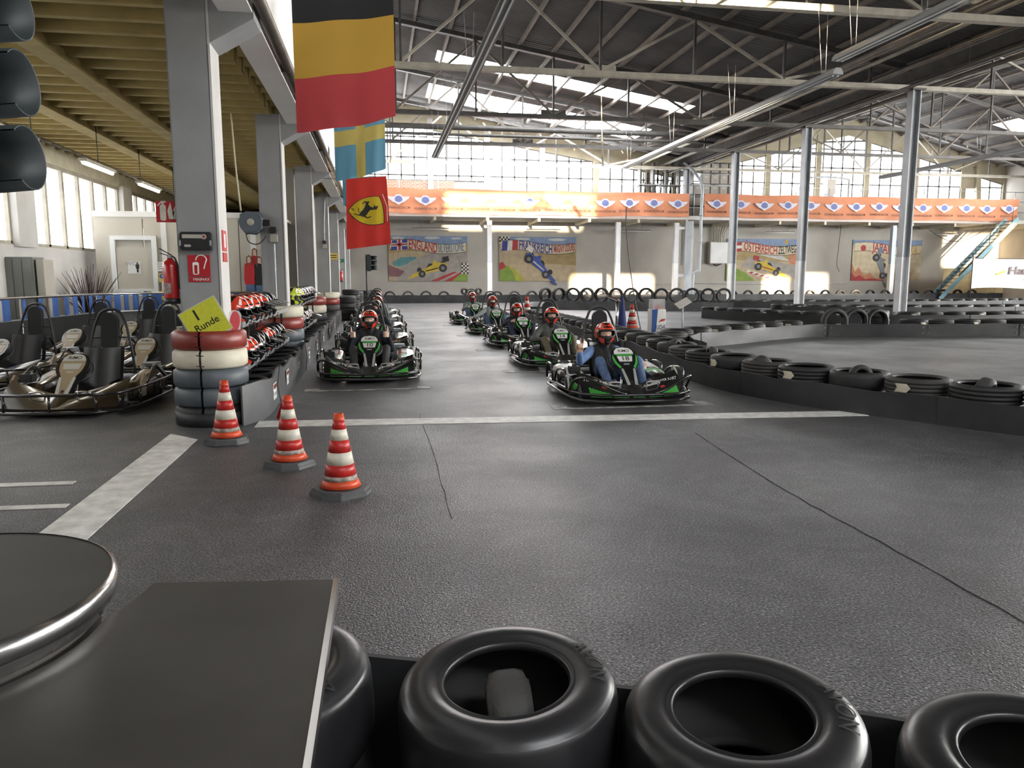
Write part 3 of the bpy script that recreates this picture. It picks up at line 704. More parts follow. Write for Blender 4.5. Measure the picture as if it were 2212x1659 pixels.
# --- foreground racing slicks in front of the camera
def slick_prof(Ro=.262, ri=.148, w=.25):
    h = w/2
    return [(ri, h*.74), (ri+.003, h*.86), (ri+.009, h*.895), (ri+.015, h*.875), (ri+.018, h*.872), (ri+.030, h*.93), (ri+.045, h*.955), (ri+.060, h*.950), (ri+.075, h*.925), (ri+.090, h*.875), (Ro-.016, h*.81), (Ro-.010, h*.76), (Ro-.008, h*.745), (Ro-.004, h*.66), (Ro, h*.5), (Ro+.001, h*.2), (Ro+.001, -h*.30), (Ro-.002, -h*.55), (Ro-.014, -h*.80), (ri+.06, -h*.94), (ri+.02, -h*.88), (ri, -h*.7),
            (ri+.02, -h*.62), (Ro-.02, -h*.55), (Ro-.02, h*.40), (ri+.05, h*.74), (ri+.02, h*.66)]
mb = MB(); sp_ = slick_prof(); mb.lathe(sp_[:22], 72); mb.lathe(sp_[21:] + sp_[:1], 72, 1); SLK = mb.mesh('racing_tyre', ['slick_rubber', 'black_matt'])  # inner faces are a darker black, painting in the shade inside the tyre
mat('rubber_letter', (.012, .012, .012), .75)
def ring_text(t, size, r, a0, z, parent, name='sidewall_text', bold=.0):
    vs, fs = text_raw(t, size, bold); bm = bmesh.new(); bv = [bm.verts.new(v) for v in vs]
    for f in fs:
        try: bm.faces.new([bv[i] for i in f])
        except ValueError: pass
    bmesh.ops.triangulate(bm, faces=bm.faces[:]); bmesh.ops.subdivide_edges(bm, edges=bm.edges[:], cuts=2); bmesh.ops.triangulate(bm, faces=bm.faces[:]); bm.verts.index_update()
    vs = [tuple(v.co) for v in bm.verts]; fs = [tuple(v.index for v in f.verts) for f in bm.faces]; bm.free()
    out = []
    for x, y, _ in vs:
        a = a0 - x/r; q = r + y
        for (r0, z0), (r1, z1) in zip(sp_[4:13], sp_[5:14]):
            if r0 <= q <= r1 and r1 > r0: break
        zz = z0 + (z1-z0)*min(1, max(0, (q-r0)/(r1-r0)))
        out.append((q*math.cos(a), q*math.sin(a), zz+.0025))
    # raised outline letters
    m2 = MB(); m2.add(out, fs); return m2.build(name, 'rubber_letter', parent, norm=False)
slk = [((-.30, 1.85), 1.0, 'racing slick half hidden by the metal table edge', -1.0), ((.285, 1.705), 1.0, 'racing slick with a small kart tyre inside, in the foreground', .05), ((.775, 1.48), 1.0, 'empty racing slick right of the foreground middle', -.25), ((1.28, 1.205), 1.0, 'racing slick cut off by the right frame edge', -.6)]
for (x, y), s, lb_, a in slk:
    for k, z in enumerate((.125, .365)):
        o = link('racing_tyre', SLK); o.location = (x, y, z); o.rotation_euler = (R(3)*(k), R(-3)*k, 0) if k else (0, 0, 0)
        tag(o, ('lower ' if k == 0 else '') + lb_ + (' stack' if k == 0 else ''), 'tyre', 'foreground racing slicks')
        if k:
            ring_text('AVON', .062, .214, a, 0, o, bold=.004)
            ring_text('WETTREAD', .026, .226, a+2.9, 0, o) if False else None
tyre('k', (.29, 1.72, .36), (R(12), R(86), R(8)), 'small kart tyre lying inside the foreground racing slick', None, name='kart_tyre', sc_=.80)
barrier('track_barrier', [(-1.3, 2.58), (-.4, 2.25), (.6, 1.87), (1.6, 1.42), (2.6, .88)], .34, 'black belt barrier behind the foreground racing slicks', bolts=False)
# ================================================================== KARTS
mat('kart_green', (.06, .36, .06), .3, coat=.5)
mat('kart_white', (.70, .70, .66), .3, coat=.4)
mat('kart_silver', (.50, .50, .48), .28, .35, coat=.3)
mat('brown_gloss', (.022, .016, .011), .22, coat=.7)
mat('tan_plastic', (.30, .235, .15), .35, coat=.3)
mat('plate_grey', (.42, .40, .35), .5)
mat('fabric_black', (.020, .020, .021), .9, bump=(200, .2))
mat('kart_red', (.45, .03, .02), .4)
def wheel_mesh(Ro, w):
    t = MB(); t.lathe([(Ro*.52, -w*.45), (Ro*.75, -w*.5), (Ro*.96, -w*.42), (Ro, -w*.3), (Ro, w*.3), (Ro*.96, w*.42), (Ro*.75, w*.5), (Ro*.52, w*.45)], 24, 0, Matrix.Rotation(R(90), 4, 'Y'))
    r = MB(); r.lathe([(0, w*.2), (Ro*.3, w*.22), (Ro*.34, w*.3), (Ro*.52, w*.45), (Ro*.52, -w*.45), (Ro*.34, -w*.3), (0, -w*.2)], 20, 0, Matrix.Rotation(R(90), 4, 'Y'))
    return t.mesh('wheel', ['rubber']), r.mesh('rim', ['galvanised'])
WF = wheel_mesh(.128, .125); WR = wheel_mesh(.140, .19)
OUT = [(0, -1.06), (.22, -1.06), (.44, -1.04), (.62, -.90), (.69, -.64), (.70, -.2), (.70, .5), (.63, .80), (.42, .93), (0, .95)]
def ring(z, k=1.0): return [(x*k, y*k, z) for x, y in OUT] + [(-x*k, y*k, z) for x, y in OUT[-2:0:-1]]
# steering-fairing frame: origin at the foot, u across, v up the slope, n towards the nose
FB = Vector((0, -.80, .19)); FT = Vector((0, -.33, .60)); FV = (FT-FB).normalized(); FU = Vector((1, 0, 0)); FN = FU.cross(FV)
FM = Matrix((( FU.x, FV.x, FN.x, FB.x), (FU.y, FV.y, FN.y, FB.y), (FU.z, FV.z, FN.z, FB.z), (0, 0, 0, 1)))
def off(M, d): return M @ Matrix.Translation((0, 0, d))
def sym(h): return h + [(-x, y) for x, y in reversed(h)]
def fairing_pt(u, v):
    a = abs(u); return Vector((u*.60, -1.02 + v*.36 + a*a*.16, .10 + v*(.07 + .17*a) + .02*math.sin(PI*v)))

def build_kart(var):
    race = var == 'race'
    body = 'black_gloss' if race else 'brown_gloss'
    root = empty('race_kart' if race else 'rental_kart')
    P = lambda mb, n, m, par=None, **k: mb.build(n, m, par or root, **k)
    P(MB().box((0, -.1, .055), (.66, 1.55, .025)), 'floor_pan', 'black_matt')
    fr = MB()
    for s in (-1, 1):
        fr.tube(smooth_path([(s*.10, -.86, .07), (s*.26, -.62, .07), (s*.30, .2, .07), (s*.34, .82, .09)], 3), .016)
        for y in (-.55, .45): fr.tube([(s*.28, y, .08), (s*.69, y, .09)], .014)
    fr.tube([(-.34, .8, .09), (.34, .8, .09)], .016); P(fr, 'chassis', 'black_plastic')
    P(MB().tube(ring(.065), .019, closed=True), 'lower_bumper', 'black_gloss')
    if race:
        P(MB().tube(ring(.135), .017, closed=True), 'upper_bumper', 'black_gloss')
        for s in (-1, 1):
            P(MB().tube(smooth_path([(s*.17, -1.055, .145), (s*.30, -1.04, .19), (s*.54, -.955, .30), (s*.645, -.88, .31), (s*.69, -.74, .25), (s*.70, -.62, .145)], 4), .015), 'corner_hoop', 'black_gloss')
            P(MB().tube(smooth_path([(s*.70, -.50, .14), (s*.715, -.48, .30), (s*.71, -.38, .35), (s*.705, -.02, .30), (s*.70, .14, .14)], 4), .015), 'side_hoop', 'black_gloss')
            P(MB().tube(smooth_path([(s*.70, .22, .14), (s*.715, .24, .30), (s*.71, .33, .34), (s*.70, .55, .32), (s*.68, .66, .14)], 4), .015), 'side_hoop', 'black_gloss')
    else:
        P(MB().tube([(x*.99, y*.99, z) for x, y, z in ring(.245)], .015, closed=True), 'upper_bumper', 'black_gloss')
        up = [(-.44, -1.04), (0, -1.06), (.44, -1.04), (.62, -.90), (-.62, -.90), (.69, -.5), (-.69, -.5), (.70, .1), (-.70, .1), (.69, .6), (-.69, .6)]
        for x, y in up: P(MB().tube([(x, y, .065), (x*.99, y*.99, .245)], .013), 'upright', 'black_gloss')
        for s in (-1, 1): P(MB().tube(smooth_path([(s*.69, -.30, .25), (s*.66, .02, .40), (s*.65, .14, .40), (s*.69, .34, .25)], 4), .014), 'side_hoop', 'black_gloss')
    # front wing body
    def mif(u, v):
        a = abs(2*u-1)
        if not race: return 0
        if .50 < a < .86 and v < .34 - .5*(.86-a): return 1
        if a < .12 and v < .42: return 1
        if .20 < a < .46 and v < .13: return 1
        if .24 < a < .56 and .60 < v < .80 - .3*abs(a-.4): return 2
        if .52 < a < .62 and .36 < v < .48: return 3
        return 0
    ff = MB(); ff.grid(lambda u, v: fairing_pt(2*u-1, v), 104, 32, mif=mif)
    ff.grid(lambda u, v: fairing_pt(2*u-1, 0)*1 + Vector((0, .03*v, -.045*v)), 44, 1)
    fw = P(ff, 'front_fairing', [body, 'kart_green', 'kart_white', 'kart_red'], norm=False)
    if race:
        for s in (-1, 1):
            tb = MB(); vs, fs = text_raw('POWER KART', .075, .004, .2)
            out = []
            for x, y, _ in vs:
                u = s*.68 + x/.60*.62; p = fairing_pt(u, .66 + y/.36*.9 - s*x*.28)
                out.append(p + Vector((0, -.010, .012)))
            tb.add(out, fs); P(tb, 'lettering', 'kart_white', fw, norm=False)
    # centre nose under the fairing foot
    no = MB(); no.grid(lambda u, v: Vector(((2*u-1)*(.17-.05*v), -.98+.24*v, .12+.12*v-.05*(2*u-1)**2)), 10, 6); no_ = P(no, 'nose', 'black_plastic' if race else body, norm=False)
    # side pods
    for s in (-1, 1):
        sp = MB(); ys = [-.52, -.44, -.30, -.10, .12, .34, .52, .62]; zt = [.13, .20, .27, .29, .32, .35, .33, .24]; xo = [.52, .60, .645, .655, .665, .665, .65, .58]
        def pod(u, v):
            f = v*(len(ys)-1); i = min(int(f), len(ys)-2); t = f-i; L = lambda q: q[i]+(q[i+1]-q[i])*t
            y, z, x = L(ys), L(zt), L(xo)
            prof = [(.37, .07), (.37, z*.72), (.40, z*.93), (.46, z), (x-.10, z*.99), (x-.03, z*.90), (x, z*.68), (x, .12), (x-.03, .07)]
            g = u*(len(prof)-1); k = min(int(g), len(prof)-2); w_ = g-k
            return (s*(prof[k][0]+(prof[k+1][0]-prof[k][0])*w_), y, prof[k][1]+(prof[k+1][1]-prof[k][1])*w_)
        def pmif(u, v):
            if not race: return 2 if (.36 < u < .5 and .55 < v < .8) else 0
            if .25 < u < .62 and .40 < v < .50: return 1
            if .62 < u < .86 and .10 < v < .26: return 1
            if .36 < u < .70 and .55 < v < .86: return 2  # white patch paints in the reflections on the pod top
            return 0
        sp.grid(pod, 24, 28, mif=pmif); po = P(sp, 'side_pod', [body, 'kart_green', 'kart_white' if race else 'tan_plastic'])
        rg = MB(); rg.tube([(s*(.51+.075*math.cos(a)), .42+.085*math.sin(a), .352) for a in [2*PI*k/20 for k in range(20)]], .011, 6, True); rg.lathe([(.068, .349), (.06, .353), (0, .353)], 16, 1, Matrix.Translation((s*.51, .42, -.0))); P(rg, 'tank_recess', [body, 'black_matt'], po)
        fl = MB(); fl.prism([(-.46, .13), (-.30, .13), (-.26, .34), (-.31, .37), (-.40, .30)], -.012, .012, Matrix.Translation((s*.665, 0, 0)) @ Matrix(((0,0,1,0),(1,0,0,0),(0,1,0,0),(0,0,0,1)))); P(fl, 'pod_fin', 'tan_plastic' if not race else 'plate_grey')
    bx = MB(); bx.box((-.555, -.26, .33), (.13, .12, .09)); bx.lathe([(.0, .40), (.028, .40), (.03, .375)], 12, 0, Matrix.Translation((-.555, -.26, 0))); P(bx, 'reservoir', 'black_plastic', bevel=.012)
    # steering fairing with plates
    half = [(.070, 0), (.078, .14), (.095, .27), (.150, .36), (.165, .45), (.150, .54), (.110, .60), (.05, .625)]
    fp = MB(); fp.prism(sym(half), -.055, 0, FM); fpo = P(fp, 'steering_fairing', 'black_gloss', bevel=.012)
    if not race: P(MB().prism(sym([(.045, .02), (.055, .14), (.065, .27), (.112, .37), (.125, .45), (.118, .53), (.088, .585), (.04, .605)]), .0005, .004, FM), 'face_plate', 'tan_plastic', fpo)
    for s in (-1, 1):
        d = MB(); d.prism([(s*x, y) for x, y in ((.026, .02), (.062, .02), (.074, .16), (.082, .27), (.060, .27), (.040, .14))], .001, .010, FM)
        P(d, 'side_strip', 'kart_silver' if race else 'plate_grey', fpo)
    if race:
        for s in (-1, 1):
            g = MB(); g.prism([(s*x, y) for x, y in ((.088, .275), (.136, .355), (.152, .44), (.140, .50), (.128, .44), (.112, .37), (.072, .30))], .001, .005, FM)
            P(g, 'green_flash', 'kart_green', fpo)
        g = MB(); g.prism([(-.115, .50), (.115, .50), (.085, .475), (-.085, .475)], .001, .005, FM); P(g, 'green_band', 'kart_green', fpo)
    P(MB().prism([(-.075, .385), (.075, .385), (.092, .465), (-.092, .465)], .001, .008, FM), 'number_plate', 'kart_white' if race else 'plate_grey', fpo)
    P(MB().prism([(-.118, .505), (.118, .505), (.108, .555), (.075, .592), (0, .607), (-.075, .592), (-.108, .555)], .001, .008, FM), 'maker_plate', 'kart_white' if race else 'plate_grey', fpo)
    text_obj('maker_text', 'RiMO', .058, FM @ Matrix.Translation((0, .548, .0095)), 'black_matt', fpo, .006, shear=.25)
    P(MB().prism(rrect(.07, .014, .005, 3, 0, .345), .001, .006, FM), 'dash_slot', 'kart_silver', fpo)
    P(MB().prism(ell(.016, .020, 12, 0, .075), .001, .005, FM), 'bolt_recess', 'black_matt', fpo)
    # steering wheel behind the fairing
    sw = MB(); Cw = FM @ Vector((0, .46, -.10))
    sw.tube([Cw + FU*(.168*math.cos(a)) + FV*(.168*math.sin(a)) for a in [2*PI*k/28 for k in range(28)]], .0145, 8, True); swo = P(sw, 'steering_wheel', 'black_plastic')
    sp = MB()
    for a in (90, 210, 330): sp.bar(Cw, Cw + FU*(.165*math.cos(R(a))) + FV*(.165*math.sin(R(a))), .035, .008, up=FN)
    sp.prism(ell(.045, .045, 14), -.012, .012, FM @ Matrix.Translation((0, .46, -.10))); P(sp, 'spokes', 'galvanised', swo)
    P(MB().tube([Cw, (0, -.62, .13)], .011), 'steering_column', 'galvanised')
    for s in (-1, 1):
        P(MB().tube(smooth_path([(s*.16, -.74, .09), (s*.155, -.80, .22), (s*.18, -.81, .245), (s*.27, -.81, .245), (s*.295, -.80, .22), (s*.29, -.74, .09)], 3), .010), 'pedal', 'chrome' if not race else 'galvanised')
        P(MB().tube([(s*.10, -.66, .09), (s*.05, -.50, .40)], .012), 'fairing_strut', 'chrome')
    # seat
    st = MB()
    def seat(u, v):
        x = (2*u-1); 
        if v < .45: y = -.12 + .40*(v/.45); z = .10 + .015*v
        else: t = (v-.45)/.55; y = .28 + .17*t; z = .11 + .48*t
        e = abs(x)**2.6; return Vector((x*(.235 - .03*v), y - .10*e*(v > .4), z + (.15*e if v < .45 else .02*e)))
    st.grid(seat, 16, 18); P(st, 'seat', 'black_plastic', norm=False)
    # roll hoop, headrest, belts
    hp = [(-.30, .50, .12), (-.26, .56, .45), (-.19, .62, .80), (-.15, .64, .92), (-.105, .65, 1.0), (0, .655, 1.035), (.105, .65, 1.0), (.15, .64, .92), (.19, .62, .80), (.26, .56, .45), (.30, .50, .12)]
    ho = P(MB().tube(smooth_path(hp, 3), .0165), 'roll_hoop', 'black_plastic')
    for s in (-1, 1): P(MB().tube([(s*.215, .60, .70), (s*.06, .60, .70)], .010), 'headrest_bracket', 'black_plastic', ho)
    pm = Matrix.Translation((0, .605, .76)) @ Matrix.Rotation(R(90-6), 4, 'X')
    P(MB().prism(rrect(.19, .46, .094, 8), -.035, .035, pm), 'headrest', 'fabric_black', bevel=.015)
    for s in (-1, 1): P(MB().bar((s*.16, .52, .60), (s*.14, .44, .18), .05, .006, up=(0, 1, 0)), 'seat_belt', 'fabric_black')
    # engine and wheels
    en = MB(); en.box((.44, .62, .20), (.22, .22, .18)); [en.box((.44, .62, .30+.022*k), (.2-.01*k, .2, .010)) for k in range(5)]; en.tube([(.36, .70, .2), (.1, .84, .2), (-.3, .86, .18)], .035, 10); P(en, 'engine', 'steel_grey')
    for s in (-1, 1):
        for (tm, rm), y in ((WF, -.55), (WR, .45)):
            wo = link('wheel', tm, root); wo.location = (s*.50, y, .128 if y < 0 else .140); link('rim', rm, wo)
    return root
KR = build_kart('race'); KP = build_kart('rental')
def kart(proto, loc, rz, lab, group, num=None, first=[True, True]):
    i = 0 if proto is KR else 1
    o = proto if first[i] else copy_tree(proto); first[i] = False
    put(o, loc, rz); tag(o, lab, 'go-kart', group)
    return o
gr = 'race karts on the start grid'
RK = [((2.81, 9.05), '18', 'black and green race kart number 18, front of the right row'), ((2.88, 12.5), '14', 'black and green race kart number 14, second in the right row'), ((2.92, 16.1), '6', 'black and green race kart number 6, third in the right row'),
      ((2.92, 19.75), '13', 'black and green race kart number 13, fourth in the right row'), ((2.88, 23.8), '20', 'black and green race kart farthest back in the right row')]
LK = [((-.15, 11.38), '10', 'black and green race kart number 10, front of the left row'), ((-.10, 15.0), '7', 'black and green race kart directly behind kart 10'), ((-.10, 18.6), '3', 'race kart third in the left row, mostly hidden'), ((-.08, 22.3), '9', 'race kart fourth in the left row, mostly hidden'), ((-.06, 26.0), '4', 'race kart last in the left row, mostly hidden')]
for o, n_ in [(kart(KR, (x, y, 0), 0, lb_, gr), n_) for (x, y), n_, lb_ in RK + LK]:
    pl = [c for c in o.children if c.name.startswith('steering_fairing')][0]
    text_obj('race_number', n_, .088, FM @ Matrix.Translation((0, .425, .0095)), 'black_matt', pl, .012, sx=1.15)
gp = 'parked rental karts on the left'
for x, y, a, lb_ in ((-3.22, 9.30, -3, 'brown black rental kart parked nearest, at the left edge'), (-3.12, 11.55, -3, 'brown black rental kart parked directly behind the nearest one'), (-5.0, 11.65, -5, 'dark rental kart cut off by the left frame edge'), (-4.80, 13.75, -5, 'dark rental kart parked second in the fence-side column'),
                     (-4.58, 15.85, -4, 'dark rental kart parked last by the blue fence'), (-3.30, 14.2, -4, 'dark rental kart parked behind the near pillar')):
    kart(KP, (x, y, 0), R(a), lb_, gp)
# ================================================================== HELMETS AND PEOPLE
mat('helmet_orange', (.62, .045, .015), .2, coat=.8)
mat('helmet_black', (.010, .010, .011), .18, coat=.8)
mat('helmet_white', (.75, .74, .72), .25, coat=.6)
mat('helmet_lime', (.50, .62, .03), .25, coat=.6)
mat('skin', (.52, .32, .23), .55); mat('skin_fair', (.60, .40, .31), .55)
mat('denim_blue', (.09, .15, .28), .85, noise=(20, .3), bump=(160, .3)); mat('shirt_blue', (.16, .26, .50), .85, noise=(10, .2), bump=(60, .3))
mat('vest_black', (.013, .013, .014), .8, bump=(60, .3)); mat('sleeve_navy', (.012, .014, .022), .85, bump=(60, .3))
mat('jacket_grey', (.085, .09, .085), .85, noise=(8, .2), bump=(60, .3)); mat('trouser_olive', (.13, .115, .07), .9, noise=(12, .2), bump=(90, .3))
mat('sweater_grey', (.24, .26, .25), .9, bump=(90, .3)); mat('sweater_green', (.17, .21, .19), .9, bump=(90, .3)); mat('trouser_grey', (.05, .05, .05), .9, bump=(90, .3)); mat('denim_dark', (.022, .03, .055), .9, bump=(90, .3))
mat('shoe_dark', (.03, .022, .02), .6); mat('shoe_sole', (.6, .58, .54), .6); mat('eye', (.02, .012, .01), .2); mat('sign_white_eye', (.55, .5, .46), .3)
def helm_pt(az, el, k=1.0):
    # az 0 = front (-Y); full-face shell with a forward chin bar
    ca, sa = math.cos(az), math.sin(az); ce, se = math.cos(el), math.sin(el)
    rx, ry, rz = .128, .150, .140
    fr = max(0.0, ca); low = max(0.0, -se)
    if se < 0: rz = .165
    y = -ry*ce*ca*(1 + .22*low*fr) - .03*low*fr
    x = rx*ce*sa*(1 - .30*low*max(0, fr))
    if se < 0: x *= 1 + .10*low
    return Vector((x*k, y*k, rz*se*k))
def in_open(az, el): return (abs(az)/R(58))**4 + (abs(el-R(2))/R(15))**4 < 1
def helm_mesh(scheme):
    mb = MB(); nu, nv = 72, 40; e0, e1 = R(-58), R(89.5)
    AZ = lambda u: (u-.5)*2*PI; EL = lambda v: e0 + (e1-e0)*v
    def mif(u, v):
        az, el = AZ(u), EL(v); a = abs(math.degrees(az)); e = math.degrees(el)
        ring_ = (abs(az)/R(68))**4 + (abs(el-R(1))/R(21))**4 < 1
        if scheme == 'black': return 1 if not (e > 20 and 40 < a < 46) else 2
        if ring_: return 1
        if e < -16:
            if a < 24 + (e+58)*.10: return 1
            if a < 50 + (e+58)*.3: return 0
            return 1
        if e > 30:
            if a < 20 + 18*math.sin(e*.25) and e < 66: return 1
            if e > 66 and a < 60: return 2
            if 52 < a < 66 and e < 60: return 2
            if 95 < a < 130: return 1
        elif a > 85: return 1 if (e < 5 or 100 < a < 120) else 0
        if scheme == 'lime' and e > 20: return 3
        return 0
    mb.grid(lambda u, v: helm_pt(AZ(u), EL(v)), nu, nv, cu=True, skip=lambda u, v: in_open(AZ(u), EL(v)), mif=mif)
    mb.grid(lambda u, v: helm_pt(AZ(u), EL(v), .90), nu, nv, cu=True, skip=lambda u, v: in_open(AZ(u), EL(v)), mi=4)
    return mb.mesh('shell', ['helmet_lime' if scheme == 'lime' else 'helmet_orange', 'helmet_black', 'helmet_white', 'helmet_lime', 'black_matt'], norm=False)
HM = {k: helm_mesh(k) for k in ('orange', 'black', 'lime')}
rim_ = MB(); pts = []
for k in range(40):
    t = 2*PI*k/40; c, s = math.cos(t), math.sin(t); az = R(58)*math.copysign(abs(c)**.5, c); el = R(2)+R(15)*math.copysign(abs(s)**.5, s); pts.append(helm_pt(az, el, .985))
rim_.tube(pts, .008, 6, True); RIM = rim_.mesh('eyeport_trim', ['black_plastic'])
vt = MB(); vt.box((0, -.187, -.105), (.05, .012, .022)); vt.box((0, -.183, -.075), (.07, .01, .008)); VENT = vt.mesh('chin_vent', ['black_plastic'])
# motocross peak
pk = MB()
def peak(u, v):
    x = (2*u-1); az = x*R(62); b = helm_pt(az*.95, R(34), 1.03); return b + Vector((x*.012*v, -.17*v*(1-.25*x*x), .035*v - .025*v*v))
pk.grid(peak, 16, 8); pk.grid(lambda u, v: peak(u, v) - Vector((0, 0, .006)), 16, 8); PEAK = pk.mesh('peak', ['helmet_black'], norm=False)
def helmet_parts(root, scheme, M=Matrix.Identity(4), peak_=False):
    a = link('shell', HM[scheme], root, M); link('eyeport_trim', RIM, root, M); link('chin_vent', VENT, root, M)
    if peak_: link('peak', PEAK, root, M)
    return a

def capsule(mb, p, q, r, s, mi, seg=10):
    p = Vector(p); q = Vector(q); d = q-p; L = d.length
    if L < 1e-6: mb.sphere(p, r, seg, 8, mi); return
    t = d/L; P_ = []; rr = []
    for k in range(4): a = R(90*(1-k/4)); P_.append(p - t*r*math.sin(a)); rr.append(max(r*math.cos(a), .0005))
    P_.append(p); rr.append(r); P_.append(q); rr.append(s)
    for k in range(1, 5): a = R(90*k/4); P_.append(q + t*s*math.sin(a)); rr.append(max(s*math.cos(a), .0005))
    mb.tube(P_, rr, seg, mi=mi)
def hand(C, wrist, d, s, n, pose, mi):
    """d fingers, s thumb side, n palm side"""
    w = Vector(wrist); d = Vector(d).normalized(); s = (Vector(s) - d*Vector(s).dot(d)).normalized(); n = Vector(n); n = (n - d*n.dot(d) - s*n.dot(s)).normalized()
    for k in range(4): C.append((w + s*(.022-.015*k) + d*.01, .017, w + s*(.033-.022*k) + d*.082, .0135, mi))
    ln = [.070, .078, .072, .056]
    for k in range(4):
        b = w + s*(.033-.022*k) + d*.085
        if pose == 'V' and k < 2:
            dd = (d + s*(.26 if k == 0 else -.12)).normalized(); C.append((b, .0105, b + dd*ln[k]*.55, .0098, mi)); C.append((b + dd*ln[k]*.55, .0098, b + dd*ln[k]*1.12, .0085, mi))
        elif pose in ('V', 'fist'):
            m1 = b + d*.018 + n*.026; m2 = m1 - d*.030 + n*.022; C.append((b, .0115, m1, .011, mi)); C.append((m1, .011, m2, .0105, mi)); C.append((m2, .0105, m2 - d*.02 - n*.012, .0095, mi))
        else:
            m1 = b + d*ln[k]*.5 + n*.012; C.append((b, .011, m1, .010, mi)); C.append((m1, .010, m1 + d*ln[k]*.42 + n*.028, .0088, mi))
    tb = w + d*.028 + s*.032
    if pose == 'V': C.append((tb, .014, tb + d*.035 + n*.025, .0115, mi)); C.append((tb + d*.035 + n*.025, .0115, tb + d*.045 - s*.022 + n*.042, .010, mi))
    elif pose == 'fist': C.append((tb, .015, tb + s*.038 + d*.012, .0125, mi)); C.append((tb + s*.038 + d*.012, .0125, tb + s*.078 + d*.004, .0105, mi))
    else: C.append((tb, .014, tb + d*.03 + s*.022, .0115, mi)); C.append((tb + d*.03 + s*.022, .0115, tb + d*.06 + s*.026 + n*.01, .0095, mi))

